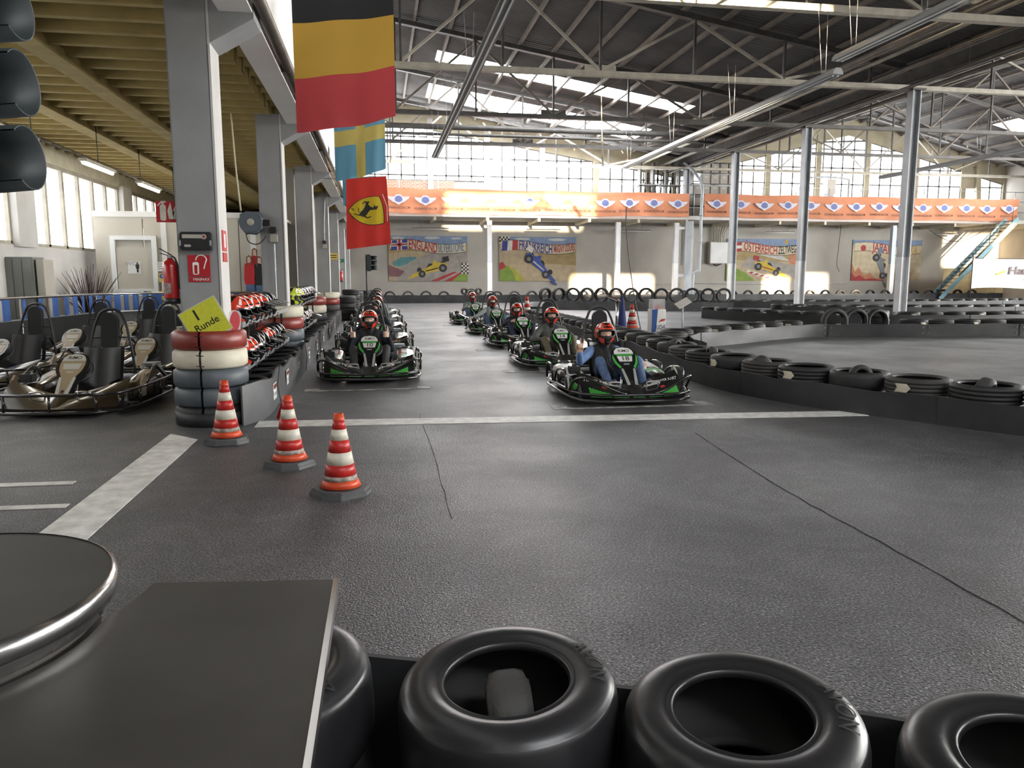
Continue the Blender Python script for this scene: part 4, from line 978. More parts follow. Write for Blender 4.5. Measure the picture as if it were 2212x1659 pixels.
def person(lab, loc, top, sleeve, legs, shoe, arms, dz=0.0, lean=0.0, voxel=.012, turn=0.0, scheme='orange', skin='skin', group='drivers in the karts', kz=0.0):
    """seated driver, kart frame (nose to -Y). arms: per side (elbow, wrist, d, s, n, pose)"""
    mats = [top, sleeve, legs, skin, shoe, 'vest_black']; C = []
    hip = Vector((0, .20, .21)); ch = Vector((lean*.5, .33, .47+dz*.7)); nk = Vector((lean, .32, .62+dz)); hd = Vector((lean, .285, .765+dz))
    for s in (-1, 1):
        C.append((hip + Vector((s*.085, 0, 0)), .115, ch + Vector((s*.075, 0, 0)), .118, 0)); C.append((ch + Vector((s*.075, 0, 0)), .118, nk + Vector((s*.09, .01, -.07)), .085, 0))
        C.append((nk + Vector((0, .01, -.05)), .062, nk + Vector((s*.165, .01, -.075)), .066, 1))
    C.append((hip + Vector((0, -.02, -.02)), .13, ch, .125, 0)); C.append((nk + Vector((0, 0, -.06)), .075, nk + Vector((0, -.01, .03)), .068, 5))
    C.append((nk, .055, hd + Vector((0, .0, -.03)), .055, 3))
    # head: skull, jaw, nose, brows, cheeks
    C.append((hd + Vector((0, .02, .035)), .088, hd + Vector((0, -.012, .01)), .085, 3)); C.append((hd + Vector((0, -.045, -.055)), .052, hd + Vector((0, -.05, -.02)), .055, 3))
    C.append((hd + Vector((0, -.092, .006)), .010, hd + Vector((0, -.112, -.030)), .014, 3))
    for s in (-1, 1):
        C.append((hd + Vector((s*.012, -.092, .022)), .010, hd + Vector((s*.045, -.082, .020)), .009, 3)); C.append((hd + Vector((s*.04, -.072, -.03)), .020, hd + Vector((s*.05, -.06, -.035)), .018, 3))
        h = Vector((s*.10, .13, .20)); kn = Vector((s*(.235+.0*s), -.24, .40+kz)); an = Vector((s*.20, -.60, .135)); toe = Vector((s*.205, -.70, .19))
        C.append((h, .098, kn, .062, 2)); C.append((kn, .063, an, .045, 2)); C.append((an, .040, toe, .036, 4)); C.append((an + Vector((0, .045, -.035)), .034, an, .036, 4)); C.append((toe, .036, toe + Vector((0, -.035, .055)), .030, 4))
        el, wr, d, sd, n, pose = arms[0 if s < 0 else 1]; sh = nk + Vector((s*.175, .01, -.08)); el = Vector(el); wr = Vector(wr)
        C.append((sh, .066, el, .050, 1)); C.append((el, .050, wr, .036, 1)); hand(C, wr + (wr-el).normalized()*.015, d, sd, n, pose, 3)
    mb = MB()
    for p, r, q, t, mi in C: capsule(mb, p, q, r, t, mi)
    me = mb.mesh('driver_src', [], norm=False); ob = bpy.data.objects.new('driver_src', me); COL.objects.link(ob)
    rm = ob.modifiers.new('r', 'REMESH'); rm.mode = 'VOXEL'; rm.voxel_size = voxel; rm.use_smooth_shade = True
    sm = ob.modifiers.new('s', 'SMOOTH'); sm.factor = .5; sm.iterations = 2 if voxel < .009 else 2
    dg = bpy.context.evaluated_depsgraph_get(); out = bpy.data.meshes.new_from_object(ob.evaluated_get(dg)); bpy.data.objects.remove(ob); bpy.data.meshes.remove(me)
    out.materials.clear()
    for k in mats: out.materials.append(MATS[k])
    nf = len(out.polygons); ce_ = np.empty(nf*3); out.polygons.foreach_get('center', ce_); ce_ = ce_.reshape(-1, 3); best = np.full(nf, 9.0); idx = np.zeros(nf, int)
    for p, r, q, t, mi in C:
        p = np.array(p); d = np.array(q)-p; L2 = max(float(d @ d), 1e-9); k = np.clip((ce_-p) @ d/L2, 0, 1); e = np.linalg.norm(ce_-(p+k[:, None]*d), axis=1)-(r+(t-r)*k)
        w_ = e < best; best[w_] = e[w_]; idx[w_] = mi
    idx = idx.tolist()
    out.polygons.foreach_set('material_index', idx); out.polygons.foreach_set('use_smooth', [True]*len(idx)); out.update(); out.name = 'person'
    root = link('person', out); root.location = (loc[0], loc[1], 0); tag(root, lab, 'person', group)
    hm = Matrix.Translation(hd + Vector((0, .012, .012))) @ Matrix.Rotation(turn, 4, 'Z')
    he = link('helmet', HM[scheme], root, hm); link('eyeport_trim', RIM, he); link('chin_vent', VENT, he)
    for s in (-1, 1): (MB().sphere(hd + Vector((s*.032, -.0845, .010)), (.014, .009, .007), 10, 6).sphere(hd + Vector((s*.032, -.0915, .010)), (.0055, .004, .0055), 8, 6, 1)).build('eye', ['sign_white_eye', 'eye'], root)
    for s in (-1, 1): MB().box((0, 0, 0), (.085, .20, .018), M=Matrix.Translation((s*.205, -.655, .125)) @ Matrix.Rotation(R(-32), 4, 'X')).build('shoe_sole', 'shoe_sole', root, bevel=.006)
    return root
def rest(s): return ((s*.32, .12, .40), (s*.19, -.14, .50), (s*-.3, -.8, .1), (-s, 0, .6), (s*-.6, 0, -.6), 'relax')
Lk = dict((n, p) for p, n, _ in RK+LK)
thumb = lambda s: ((s*.32, .16, .36), (s*.265, -.03, .575), (s*-.15, -1, .12), (0, 0, 1), (-s, 0, 0), 'fist')
person('driver in black giving two thumbs up in kart 10', Lk['10'], 'vest_black', 'sleeve_navy', 'trouser_grey', 'shoe_dark', [thumb(-1), thumb(1)], dz=.02, voxel=.0075, skin='skin_fair')
person('driver in blue shirt and black vest showing a victory sign in kart 18', Lk['18'], 'vest_black', 'shirt_blue', 'denim_blue', 'shoe_dark',
       [((-.38, .14, .38), (-.42, .00, .50), (0, -.12, 1), (1, .1, 0), (0, -1, 0), 'V'), ((.34, .05, .36), (.30, -.20, .40), (-.1, -1, -.2), (-1, 0, .3), (-.3, 0, -1), 'relax')], dz=-.055, lean=-.02, voxel=.0075, kz=.02)
person('driver in grey jacket and olive trousers in kart 14', Lk['14'], 'jacket_grey', 'jacket_grey', 'trouser_olive', 'shoe_dark',
       [((-.36, .14, .38), (-.24, -.10, .40), (.4, -.8, .05), (1, .3, .4), (0, 0, -1), 'relax'), ((.36, .12, .38), (.24, -.14, .42), (-.3, -.8, .05), (-1, 0, .4), (0, 0, -1), 'relax')], dz=.0, voxel=.010, turn=R(-12))
person('driver in black top and dark jeans in kart 6', Lk['6'], 'vest_black', 'sleeve_navy', 'denim_dark', 'shoe_dark', [rest(-1), rest(1)], dz=-.05, voxel=.012, turn=R(-10), skin='skin_fair', kz=.02)
out_ = lambda s: ((s*.36, .12, .46), (s*.58, -.10, .375), (s*.6, -.75, -.2), (-s, -.4, .2), (0, 0, -1), 'relax')
person('driver in light grey sweater with both arms spread in kart 13', Lk['13'], 'sweater_grey', 'sweater_grey', 'denim_blue', 'shoe_dark', [out_(-1), out_(1)], dz=.02, voxel=.012, skin='skin_fair')
person('driver in green grey sweater in the farthest right kart', Lk['20'], 'sweater_green', 'sweater_green', 'denim_blue', 'shoe_dark', [rest(-1), rest(1)], dz=.03, voxel=.014, skin='skin_fair')
person('driver in dark clothes directly behind the thumbs-up driver', Lk['7'], 'vest_black', 'sleeve_navy', 'trouser_grey', 'shoe_dark', [rest(-1), rest(1)], dz=.06, lean=.03, voxel=.016, scheme='black')
person('driver third in the left row, nearly hidden by the others', Lk['3'], 'jacket_grey', 'jacket_grey', 'denim_dark', 'shoe_dark', [rest(-1), rest(1)], dz=.06, lean=.06, voxel=.016)
person('driver in grey fourth in the left row, nearly hidden', Lk['9'], 'sweater_grey', 'sweater_grey', 'denim_dark', 'shoe_dark', [rest(-1), rest(1)], dz=.06, lean=.05, voxel=.016, scheme='black')
person('driver last in the left row, nearly hidden', Lk['4'], 'vest_black', 'sleeve_navy', 'denim_dark', 'shoe_dark', [rest(-1), rest(1)], dz=.05, lean=.05, voxel=.016)
# ================================================================== FURNITURE AND LOOSE THINGS
mat('cone_orange', (.62, .07, .02), .45, noise=(9, .25)); mat('cone_red', (.50, .022, .018), .4, noise=(14, .3)); mat('cone_white', (.66, .62, .52), .5, noise=(16, .25)); mat('cone_dirty', (.45, .38, .33), .7, noise=(25, .6))
mat('cone_base', (.10, .102, .106), .6, noise=(8, .3)); mat('sign_red', (.42, .012, .02), .4); mat('sign_white', (.78, .77, .72), .5); mat('ext_red', (.42, .012, .014), .22, coat=.5); mat('lap_yellow', (.60, .62, .04), .45, noise=(40, .1)); mat('clear_edge', (.80, .80, .80), .15, alpha=.35)
mat('blue_cloth', (.035, .10, .32), .8, noise=(6, .2)); mat('wood_brown', (.12, .05, .03), .35, coat=.3); mat('navy', (.02, .03, .13), .8); mat('lid_grey', (.10, .125, .15), .4); mat('rope', (.55, .50, .36), .8)

def cone_meshes():
    def r(z): return .118 - .088*(z-.06)/.46
    bands = [(.055, .10, 'cone_orange', 'flare'), (.10, .132, 'cone_dirty', 'dirty_band'), (.132, .205, 'cone_red', 'red_band'), (.205, .285, 'cone_white', 'white_band'), (.285, .365, 'cone_red', 'red_band'), (.365, .435, 'cone_white', 'white_band'), (.435, .495, 'cone_red', 'red_band')]
    out = []
    b = MB(); o = rrect(.36, .36, .09, 1); b.prism(o, 0, .028); b.prism([(x*.93, y*.93) for x, y in o], .028, .048); out.append(('base_plate', b.mesh('base_plate', ['cone_base'], bevel=.005)))
    for z0, z1, m, nm in bands:
        k = MB(); e = .016 if nm == 'flare' else .0
        k.lathe([(r(z0)+e-.006, z0), (r(z0)+e, z0), (r(z1)+.001, z1), (r(z1)-.006, z1)], 28); out.append((nm, k.mesh(nm, [m])))
    t = MB(); t.lathe([(r(.495)+.002, .495), (.036, .500), (.037, .512), (.033, .514), (.031, .535), (.024, .535), (.024, .50)], 24); out.append(('tip', t.mesh('tip', ['cone_orange'])))
    return out
CM = cone_meshes()
def cone(loc, rz, lab, s=1.0, group='striped traffic cones'):
    o = empty('traffic_cone', loc, rz); o.scale = (s,)*3; tag(o, lab, 'traffic cone', group)
    for n_, m_ in CM: link(n_, m_, o)
    return o
c1 = cone((-1.33, 6.86, .005), R(8), 'striped traffic cone standing at the foot of the tyre stack')
c2 = cone((-.70, 5.92, 0), R(-38), 'striped traffic cone with a torn sleeve, middle of the three')
mb = MB(); mb.grid(lambda u, v: Vector((-.045-.045*v-.02*math.sin(3*u), -.02+.03*u, .47-.09*v-.05*u*v)), 6, 6); mb.build('torn_flap', 'cone_red', c2, norm=False)
c3 = cone((-.28, 5.07, 0), R(30), 'striped traffic cone nearest the camera')
cone((4.86, 25.35, .02), 0, 'tall faded cone far behind kart 13', 1.4)
for k in range(4): cone((5.72, 17.0, .10+.034*k), R(5*k), 'orange cone in the infield nest, %s from the bottom' % ordw(k), 1.1, 'nested cones in the infield')
MB().box((5.72, 17.0, .05), (.5, .5, .10)).build('cone_block', 'rubber_worn', bevel=.01); tag(bpy.data.objects['cone_block'], 'dark rubber block under the nested infield cones', 'block')

# --- metal table and round drum in the foreground
tb = empty('metal_table', (-.5, .6, 0)); tag(tb, 'dark brushed metal table with a concave cut in the foreground', 'table')
arc = [(.177, .465), (.172, .435), (.163, .40), (.152, .37)] + [(-.06+.212*math.cos(R(a)), .36+.212*math.sin(R(a))) for a in range(0, -176, -8)]
poly = [(.43, .46), (.18, .49)] + arc + [(-.9, .30), (-.9, -.55), (.425, -.55)]
mb = MB(); mb.prism(poly, .990, 1.0); mb.build('table_top', 'brushed_metal', tb, bevel=.003)
MB().bar((.431, .46, .993), (.426, -.55, .993), .007, .016).build('edge_trim', 'chrome', tb)
for x, y in ((.36, .40), (.36, -.45), (-.8, -.45)): MB().box((x, y, .495), (.05, .05, .99)).build('leg', 'galvanised', tb)
dr = empty('metal_drum', (-.56, .96, 0)); tag(dr, 'round metal drum table with a rolled bright rim', 'drum')
mb = MB(); mb.lathe([(.205, 0), (.205, 1.03)], 48); mb.build('drum_wall', 'brushed_metal', dr)
mb = MB(); mb.lathe([(0, 1.052), (.222, 1.052)], 60); mb.build('drum_top', 'brushed_metal', dr)
mb = MB(); mb.lathe([(.222, 1.053), (.228, 1.050), (.228, 1.028), (.220, 1.026), (.214, 1.02), (.216, 1.010), (.206, 1.005)], 60); mb.build('rim', 'chrome', dr)

# --- traffic lights
def traffic_light(loc, rz, lab, s=1.0, px=-.12):
    o = empty('traffic_light', loc, rz); o.scale = (s,)*3; tag(o, lab, 'traffic light')
    mat('signal_green', (.018, .024, .026), .5)
    MB().box((0, 0, 2.0), (.17, .26, .72)).build('housing', 'signal_green', o, bevel=.03)
    for z in (2.215, 2.0, 1.785):
        h = MB(); T = Matrix.Translation((.085, 0, z)) @ Matrix.Rotation(R(90-4), 4, 'Y')
        h.lathe([(.098, 0), (.098, .10), (.095, .26), (.090, .26), (.092, 0)], 24, 0, T, closed=True, a0=R(-40), a1=R(220)); ho = h.build('hood', 'signal_green', o)
        l_ = MB(); l_.lathe([(0, .03), (.06, .02), (.088, 0)], 20, 0, T); l_.build('lens', 'black_gloss', ho)
    MB().tube([(px, 0, .16), (px, 0, 2.35)], .03, 10).build('pole', 'black_plastic', o); MB().lathe([(0, .13), (.16, .13), (.16, .16), (0, .17)], 18, 0, Matrix.Translation((px, 0, .03 if px < -.3 else 0))).build('pole_foot', 'black_plastic', o)
    MB().box(((px-.08)/2, 0, 2.0), (abs(px)-.04, .06, .12)).build('bracket', 'black_plastic', o)
    return o
traffic_light((-1.365, 2.62, -.03), R(-6), 'dark traffic light signal hood at the upper left frame edge', px=-.66)
traffic_light((-.45, 38.2, -.15), R(-10), 'dark traffic light signal on the left in front of the end wall', 1.12)

# --- first pillar: signs, first-aid box, extinguishers, lap board
FY = 7.845
def flame(mb, M, mi):
    for k, (x, h) in enumerate(((.0, .16), (.045, .13), (.085, .10))): mb.prism([(x-.02, 0), (x+.02, .0), (x+.035, h*.5), (x+.015, h*.45), (x+.0, h), (x-.03, h*.5)], 0, .003, M, mi)
def ext_icon(mb, M, mi):
    mb.prism(rrect(.055, .15, .018, 4, 0, -.01), 0, .003, M, mi); mb.prism(rrect(.022, .03, .006, 2, 0, .075), 0, .003, M, mi); mb.prism([(-.01, .085), (-.045, .05), (-.052, .06), (-.01, .10), (.03, .10), (.03, .085)], 0, .003, M, mi)
fs = empty('fire_sign', (-1.69, FY, 1.50)); tag(fs, 'red fire extinguisher sign with hose symbol on the near pillar', 'sign')
MB().box((0, -.004, .025), (.20, .008, .20)).build('plate', 'sign_red', fs)
mb = MB(); M_ = at(-.02, -.009, .02); mb.prism(rrect(.058, .12, .018, 4, -.01, -.02), 0, .002, M_, 0); mb.prism(rrect(.028, .085, .008, 3, -.01, -.03), .002, .003, M_, 1)
mb.tube([Vector((-.03 + .002, -.0095, .075)) + Vector((.055*(1-math.cos(t))*.9, 0, .05*math.sin(t)*1.0)) if t < PI else Vector((.065 - .03*(t-PI), -.0095, .07-.11*(t-PI)/1.2)) for t in [k*.33 for k in range(13)]], .006, 6, mi=0); mb.build('symbol', ['sign_white', 'sign_red'], fs)
MB().box((0, -.004, -.105), (.20, .008, .045)).build('name_strip', 'sign_red', fs)
text_obj('name_text', 'MINIMAX', .036, at(.015, -.0095, -.106), 'sign_white', fs, .004)
fa = empty('first_aid_box', (-1.695, FY, 1.755)); tag(fa, 'black first-aid box with pale label on the near pillar', 'first-aid box')
MB().box((0, -.045, 0), (.28, .09, .17)).build('case', 'black_plastic', fa, bevel=.01)
MB().box((-.02, -.092, .042), (.19, .004, .035)).build('label_strip', 'plate_grey', fa)
mb = MB(); mb.prism(rrect(.06, .022, .009, 3, -.07, -.045), 0, .003, at(0, -.090, 0)); mb.prism(ell(.024, .024, 14, .08, .04), 0, .004, at(0, -.092, 0)); mb.build('car_symbol', 'plate_grey', fa)
mb = MB(); mb.prism(rrect(.028, .009, .001, 1, .08, .04), 0, .006, at(0, -.092, 0)); mb.prism(rrect(.009, .028, .001, 1, .08, .04), 0, .006, at(0, -.092, 0)); mb.build('cross', 'sign_red', fa)
for s in (-1, 1): MB().box((s*.135, -.088, -.02), (.014, .02, .05)).build('latch', 'galvanised', fa)
hs = empty('flag_sign', (-1.99, 8.0, 2.04)); tag(hs, 'red extinguisher and flame sign projecting from the near pillar', 'sign')
MB().box((0, 0, 0), (.20, .008, .20)).build('plate', 'sign_red', hs)
mb = MB(); ext_icon(mb, at(-.035, -.005, 0), 0); flame(mb, at(.035, -.005, -.07), 0); mb.build('symbol', 'cone_white', hs)
MB().box((.08, .01, 0), (.08, .012, .03)).build('bracket', 'galvanised', hs)
ss = empty('fire_sign', (-1.492, 8.05, 1.72)); tag(ss, 'narrow faded red fire sign on the right side of the near pillar', 'sign')
MB().box((.004, 0, .05), (.008, .2, .20)).build('plate', 'sign_red', ss); MB().box((.004, 0, -.11), (.008, .2, .09)).build('text_plate', 'sign_red', ss)
MB().box((.009, 0, .05), (.003, .06, .13)).build('symbol', 'sign_white', ss)
def extinguisher(loc, rz, lab, s=1.0):
    o = empty('fire_extinguisher', loc, rz); o.scale = (s,)*3; tag(o, lab, 'fire extinguisher')
    m = MB(); m.lathe([(0, .03), (.068, .03), (.072, .045), (.072, .36), (.060, .40), (.030, .425), (.022, .44), (0, .44)], 24); b = m.build('cylinder', 'ext_red', o)
    m = MB(); m.lathe([(.0, 0), (.074, 0), (.075, .055), (.072, .055)], 24); m.build('foot', 'black_plastic', o)
    m = MB(); m.box((0, 0, .452), (.045, .035, .03)); m.build('valve', 'galvanised', o)
    m = MB(); m.bar((.02, 0, .465), (-.09, 0, .53), .022, .008); m.bar((.02, 0, .455), (-.085, 0, .485), .02, .008); m.build('handle', 'black_plastic', o)
    m = MB(); m.tube(smooth_path([(.02, -.02, .455), (.06, -.05, .43), (.082, -.045, .33), (.076, -.03, .16)], 4), .009, 8); m.build('hose', 'black_plastic', o)
    m = MB(); m.grid(lambda u, v: Vector((.0728*math.sin(R(-50)+R(60)*u), -.0728*math.cos(R(-50)+R(60)*u), .10+.10*v)), 10, 2); m.build('label_patch', 'cone_dirty', o, norm=False)
    for z in (.15, .33): MB().box((.085, .0, z), (.05, .03, .02)).build('wall_bracket', 'black_plastic', o)
    return o
extinguisher((-1.985, 7.98, 1.16), 0, 'red fire extinguisher hung on the left of the near pillar')
extinguisher((-1.44, 31.05, 1.22), PI, 'small distant red extinguisher on a far left pillar')
extinguisher((19.22, 45.915, 1.20), R(-90), 'distant red extinguisher beside the downpipe on the end wall')
lp = empty('lap_board', (-1.60, 7.73, .93)); lp.rotation_euler = (R(-6), R(-29), 0); tag(lp, 'yellow board reading 1 Runde stuck in the red tyre', 'sign')
MB().box((0, 0, .08), (.385, .008, .36)).build('board', 'clear_edge', lp); MB().box((0, -.004, .08), (.365, .006, .34)).build('sheet', 'lap_yellow', lp)
text_obj('digit', '1', .15, at(-.045, -.0085, .165), 'black_matt', lp, .016); text_obj('word', 'Runde', .095, at(.0, -.0085, .050), 'black_matt', lp, .010)
rp = empty('paddle_sign', (-1.40, 7.86, .93)); rp.rotation_euler = (R(-8), R(8), R(25)); tag(rp, 'small clear paddle with a red oval behind the yellow board', 'sign')
MB().prism(rrect(.12, .34, .05, 5), -.003, .003, WALLX).build('panel', 'clear_edge', rp); mb = MB(); mb.prism(ell(.048, .10, 24, 0, .06), 0, .005, at(0, -.004, 0)); mb.prism(rrect(.07, .09, .01, 2, 0, -.10), 0, .005, at(0, -.004, 0)); mb.build('red_print', 'sign_red', rp)

# --- helmet racks
def rack(y0, y1, lab):
    o = empty('helmet_rack', (-1.62, (y0+y1)/2, 0)); tag(o, lab, 'rack'); L = y1-y0
    for z, x0, x1 in ((.90, -.24, .17), (.42, -.20, .17)):
        MB().box(((x0+x1)/2, 0, z-.01), (x1-x0, L, .02)).build('shelf', 'galvanised', o); MB().box((x1, 0, z+.012), (.025, L, .06)).build('front_rail', 'galvanised', o)
    for s in (-1, 1):
        for x in (-.22, .14): MB().box((x, s*(L/2-.55), .47), (.03, .03, .94)).build('post', 'black_plastic', o)
    return o
rack(8.55, 12.75, 'two-shelf metal helmet rack between the first two pillars'); rack(14.0, 18.45, 'two-shelf metal helmet rack between the second and third pillars')
def loose_helmet(x, y, z, rz, scheme, lab, peak_=False, tilt=0.0, group='spare helmets on the racks'):
    o = link('helmet', HM[scheme]); o.location = (x, y, z+.15); o.rotation_euler = (tilt or R(18), 0, rz); o.scale = (1.08,)*3; tag(o, lab, 'helmet', group)
    link('eyeport_trim', RIM, o); link('chin_vent', VENT, o)
    if peak_: link('peak', PEAK, o)
    return o
def hrow(y0, n, z, schemes, peaks, lab, step=.285, x=-1.55):
    for k in range(n):
        loose_helmet(x + random.uniform(-.015, .015), y0 + k*step, z, R(90)+R(random.uniform(-14, 10)), schemes[k % len(schemes)], '%s helmet, %s, %s from near' % ({'orange': 'red and black', 'black': 'glossy black', 'lime': 'lime and black'}[schemes[k % len(schemes)]], lab, ordw(k)), k in peaks)
hrow(8.8, 7, .92, ['orange', 'orange', 'orange', 'orange', 'orange', 'black', 'black'], {3, 4, 5, 6}, 'upper shelf of the first rack', .36)
hrow(9.0, 10, .45, ['orange', 'orange', 'black', 'black', 'black'], {4, 6, 8, 9}, 'lower shelf of the first rack', .32)
hrow(14.35, 11, .93, ['lime', 'orange', 'lime', 'black', 'black', 'black', 'black', 'black', 'black', 'black', 'black'], {8}, 'upper shelf of the second rack', .34)
hrow(14.4, 9, .45, ['black', 'orange', 'black', 'black'], {8}, 'lower shelf of the second rack', .34)

# --- hose reel, boxes and cables on the pillars
hr = empty('hose_reel', (-1.98, 13.05, 2.28)); tag(hr, 'grey hose reel box hung on the second pillar', 'hose reel')
MB().prism([(-.18, -.06), (-.18, .10), (-.10, .16), (.10, .16), (.17, .06), (.15, -.10), (.06, -.17), (-.10, -.17)], -.12, .12, WALLX).build('case', 'lid_grey', hr, bevel=.02)
mb = MB(); mb.lathe([(0, .135), (.03, .135), (.05, .128), (.055, .12)], 20, 0, WALLX); mb.build('hub_cap', 'plate_grey', hr)
MB().box((-.19, -.06, .09), (.06, .10, .07)).build('outlet', 'sign_white', hr); MB().box((.19, .06, 0), (.16, .06, .10)).build('wall_arm', 'black_plastic', hr)
MB().tube(smooth_path([(-.1, 0, -.15), (-.06, 0, -.30), (.08, 0, -.34), (.20, 0, -.22), (.18, 0, -.08)], 5), .008, 6).build('hose_loop', 'black_plastic', hr)
def wall_box(loc, lab, run, box='plate_grey'):
    o = empty('socket_box', loc); tag(o, lab, 'socket'); MB().box((0, -.04, 0), (.12, .08, .12)).build('box', box, o, bevel=.01); MB().box((-.01, -.045, .13), (.10, .09, .10)).build('plug', 'black_plastic', o, bevel=.01); MB().tube(smooth_path([(0, -.02, -.06)] + run, 4), .012, 6).build('conduit', 'galvanised', o)
wall_box((-1.66, 13.19, 2.04), 'socket box with black plug on the second pillar', [(0, -.02, -.4), (0, -.02, -1.1)])
wall_box((-1.62, 24.79, 2.35), 'pale socket box with hanging cable on the fourth pillar', [(0, -.02, .6), (.05, -.02, 1.5)])
cb = MB(); cb.tube(smooth_path([(-2.2, 12.95, 4.0), (-2.17, 12.95, 3.2), (-2.12, 12.95, 2.45)], 4), .012, 6); tag(cb.build('hanging_hose', 'rope'), 'thin pale hose hanging from the ceiling to the hose reel', 'hose')
ys = empty('warning_sign', (-1.69, 30.59, 2.20)); tag(ys, 'small yellow warning sign on a far left pillar', 'sign'); MB().box((0, -.004, 0), (.32, .008, .24)).build('plate', 'sticker_yellow', ys); MB().box((0, -.010, .03), (.24, .004, .03)).build('text_line', 'black_matt', ys); MB().box((0, -.010, -.05), (.24, .004, .03)).build('text_line', 'black_matt', ys)
es = empty('exit_sign', (-1.69, 36.39, 2.15)); tag(es, 'small green exit sign on a far left pillar', 'sign'); mat('exit_green', (.01, .12, .05), .5); MB().box((0, -.004, 0), (.30, .008, .15)).build('plate', 'exit_green', es); MB().box((-.05, -.010, 0), (.10, .004, .03)).build('arrow', 'sign_white', es)
co = empty('display_cutout', (-2.72, 18.10, 0)); tag(co, 'life-size printed cutout of people in red jackets by the partition', 'display')
for x, z, jk in ((-.12, .0, 'sign_red'), (.10, -.02, 'vest_black'), (.0, .16, 'sign_red')):
    y = .03 if z > .1 else 0
    MB().prism(ell(.05, .065, 16, x, 1.80+z), -.012, .012, at(0, y, 0)).build('printed_head', 'skin_fair', co); MB().prism([(x-.055, 1.92+z-.06), (x, 1.90+z), (x+.055, 1.92+z-.06), (x+.065, 1.66+z), (x+.045, 1.66+z), (x+.03, 1.86+z), (x-.03, 1.86+z), (x-.045, 1.66+z), (x-.065, 1.66+z)], -.013, .014, at(0, y, 0)).build('printed_hair', 'wood_brown', co)
    MB().prism([(x-.10, 1.70+z), (x-.03, 1.73+z), (x+.03, 1.73+z), (x+.10, 1.70+z), (x+.12, 1.36+z), (x+.10, 1.25+z), (x-.10, 1.25+z), (x-.12, 1.36+z)], -.012, .012, at(0, y, 0)).build('printed_jacket', jk, co); MB().prism([(x-.09, 1.25+z), (x+.09, 1.25+z), (x+.08, .0), (x-.08, 0)], -.012, .012, at(0, y, 0)).build('printed_jeans', 'denim_blue', co)

# --- left aisle: lockers, twigs, fence, notices
lk = empty('locker', (-5.98, 14.85, 0)); tag(lk, 'grey steel locker cabinet below the left window', 'locker'); mat('locker_grey', (.20, .21, .20), .45, noise=(3, .15))
MB().box((-.12, 0, .88), (.46, .5, 1.76)).build('carcass', 'locker_grey', lk, bevel=.01)
for k in range(3): MB().box((-.28+.15*k, -.258, .9), (.143, .016, 1.66)).build('locker_door', 'locker_grey', lk, bevel=.004)
MB().box((.20, .02, .86), (.12, .44, 1.72)).build('side_unit', 'plate_grey', lk, bevel=.01)
pt = empty('twig_vase', (-5.80, 16.95, 0)); tag(pt, 'vase of tall dark bare twigs in front of the toilet cabin', 'plant')
mb = MB(); mb.lathe([(0, 0), (.13, 0), (.17, .35), (.15, .62), (.12, .64), (.10, .62)], 20); mb.build('vase', 'wood_brown', pt)
mb = MB(); rn = random.Random(3)
for k in range(110):
    a = rn.uniform(0, 2*PI); sp = rn.uniform(.05, .55); h = rn.uniform(1.1, 1.75) - sp*.3; d = Vector((math.cos(a), math.sin(a), 0))
    mb.tube([d*.05 + Vector((0, 0, .55)), d*(.06+sp*.5) + Vector((0, 0, .55+(h-.55)*.55)), d*(.08+sp) + Vector((rn.uniform(-.03, .03), 0, h))], [.008, .006, .003], 4, caps=False)
mat('twig', (.05, .022, .02), .8); o = mb.build('twigs', 'twig', pt, norm=False); o['kind'] = 'stuff'
fe = empty('fence', (-5.9, 12.0, 0)); tag(fe, 'black barrier fence with steel rail and blue cloth strips', 'fence')
fp_ = [(-6.0, 11.2), (-5.85, 12.6), (-5.60, 14.75), (-5.45, 16.3), (-4.9, 17.2), (-3.9, 17.5), (-2.6, 17.6)]; FPp = [Vector((p.x+5.9, p.y-12.0, 0)) for p in smooth_path([(x, y, 0) for x, y in fp_], 6)]
MB().tube([p + Vector((0, 0, 1.08)) for p in FPp], .024, 10).build('rail', 'chrome', fe)
def along(t):
    f = t*(len(FPp)-1); i = min(int(f), len(FPp)-2); return FPp[i] + (FPp[i+1]-FPp[i])*(f-i), (FPp[i+1]-FPp[i]).normalized()
for k in range(6):
    a, b = along(k/6)[0], along((k+1)/6)[0]; MB().bar(a + Vector((0, 0, .36)), b + Vector((0, 0, .36)), .03, .72).build('barrier_panel', 'belt_rubber', fe)
    MB().bar(a + Vector((0, 0, .73)), b + Vector((0, 0, .73)), .04, .02).build('top_trim', 'galvanised', fe)
for k in range(9): MB().tube([along(k/8.001)[0] + Vector((0, 0, 0)), along(k/8.001)[0] + Vector((0, 0, 1.07))], .018, 8).build('post', 'galvanised', fe)
rn = random.Random(5)
for k in range(26):
    if k in (20, 21): continue
    t = .04 + k/28; p, d = along(t); wd = rn.uniform(.10, .22); q = Vector((-d.y, d.x, 0))*-.03
    mb = MB(); mb.grid(lambda u, v: p + q + d*(wd*(u-.5)) + Vector((.008*math.sin(6*u), .01*math.sin(5*u+k), 1.06-.33*v)), 6, 4, mif=lambda u, v: 1 if .45 < v < .55 else 0); mb.build('cloth_strip', ['blue_cloth', 'plate_grey'], fe, norm=False)
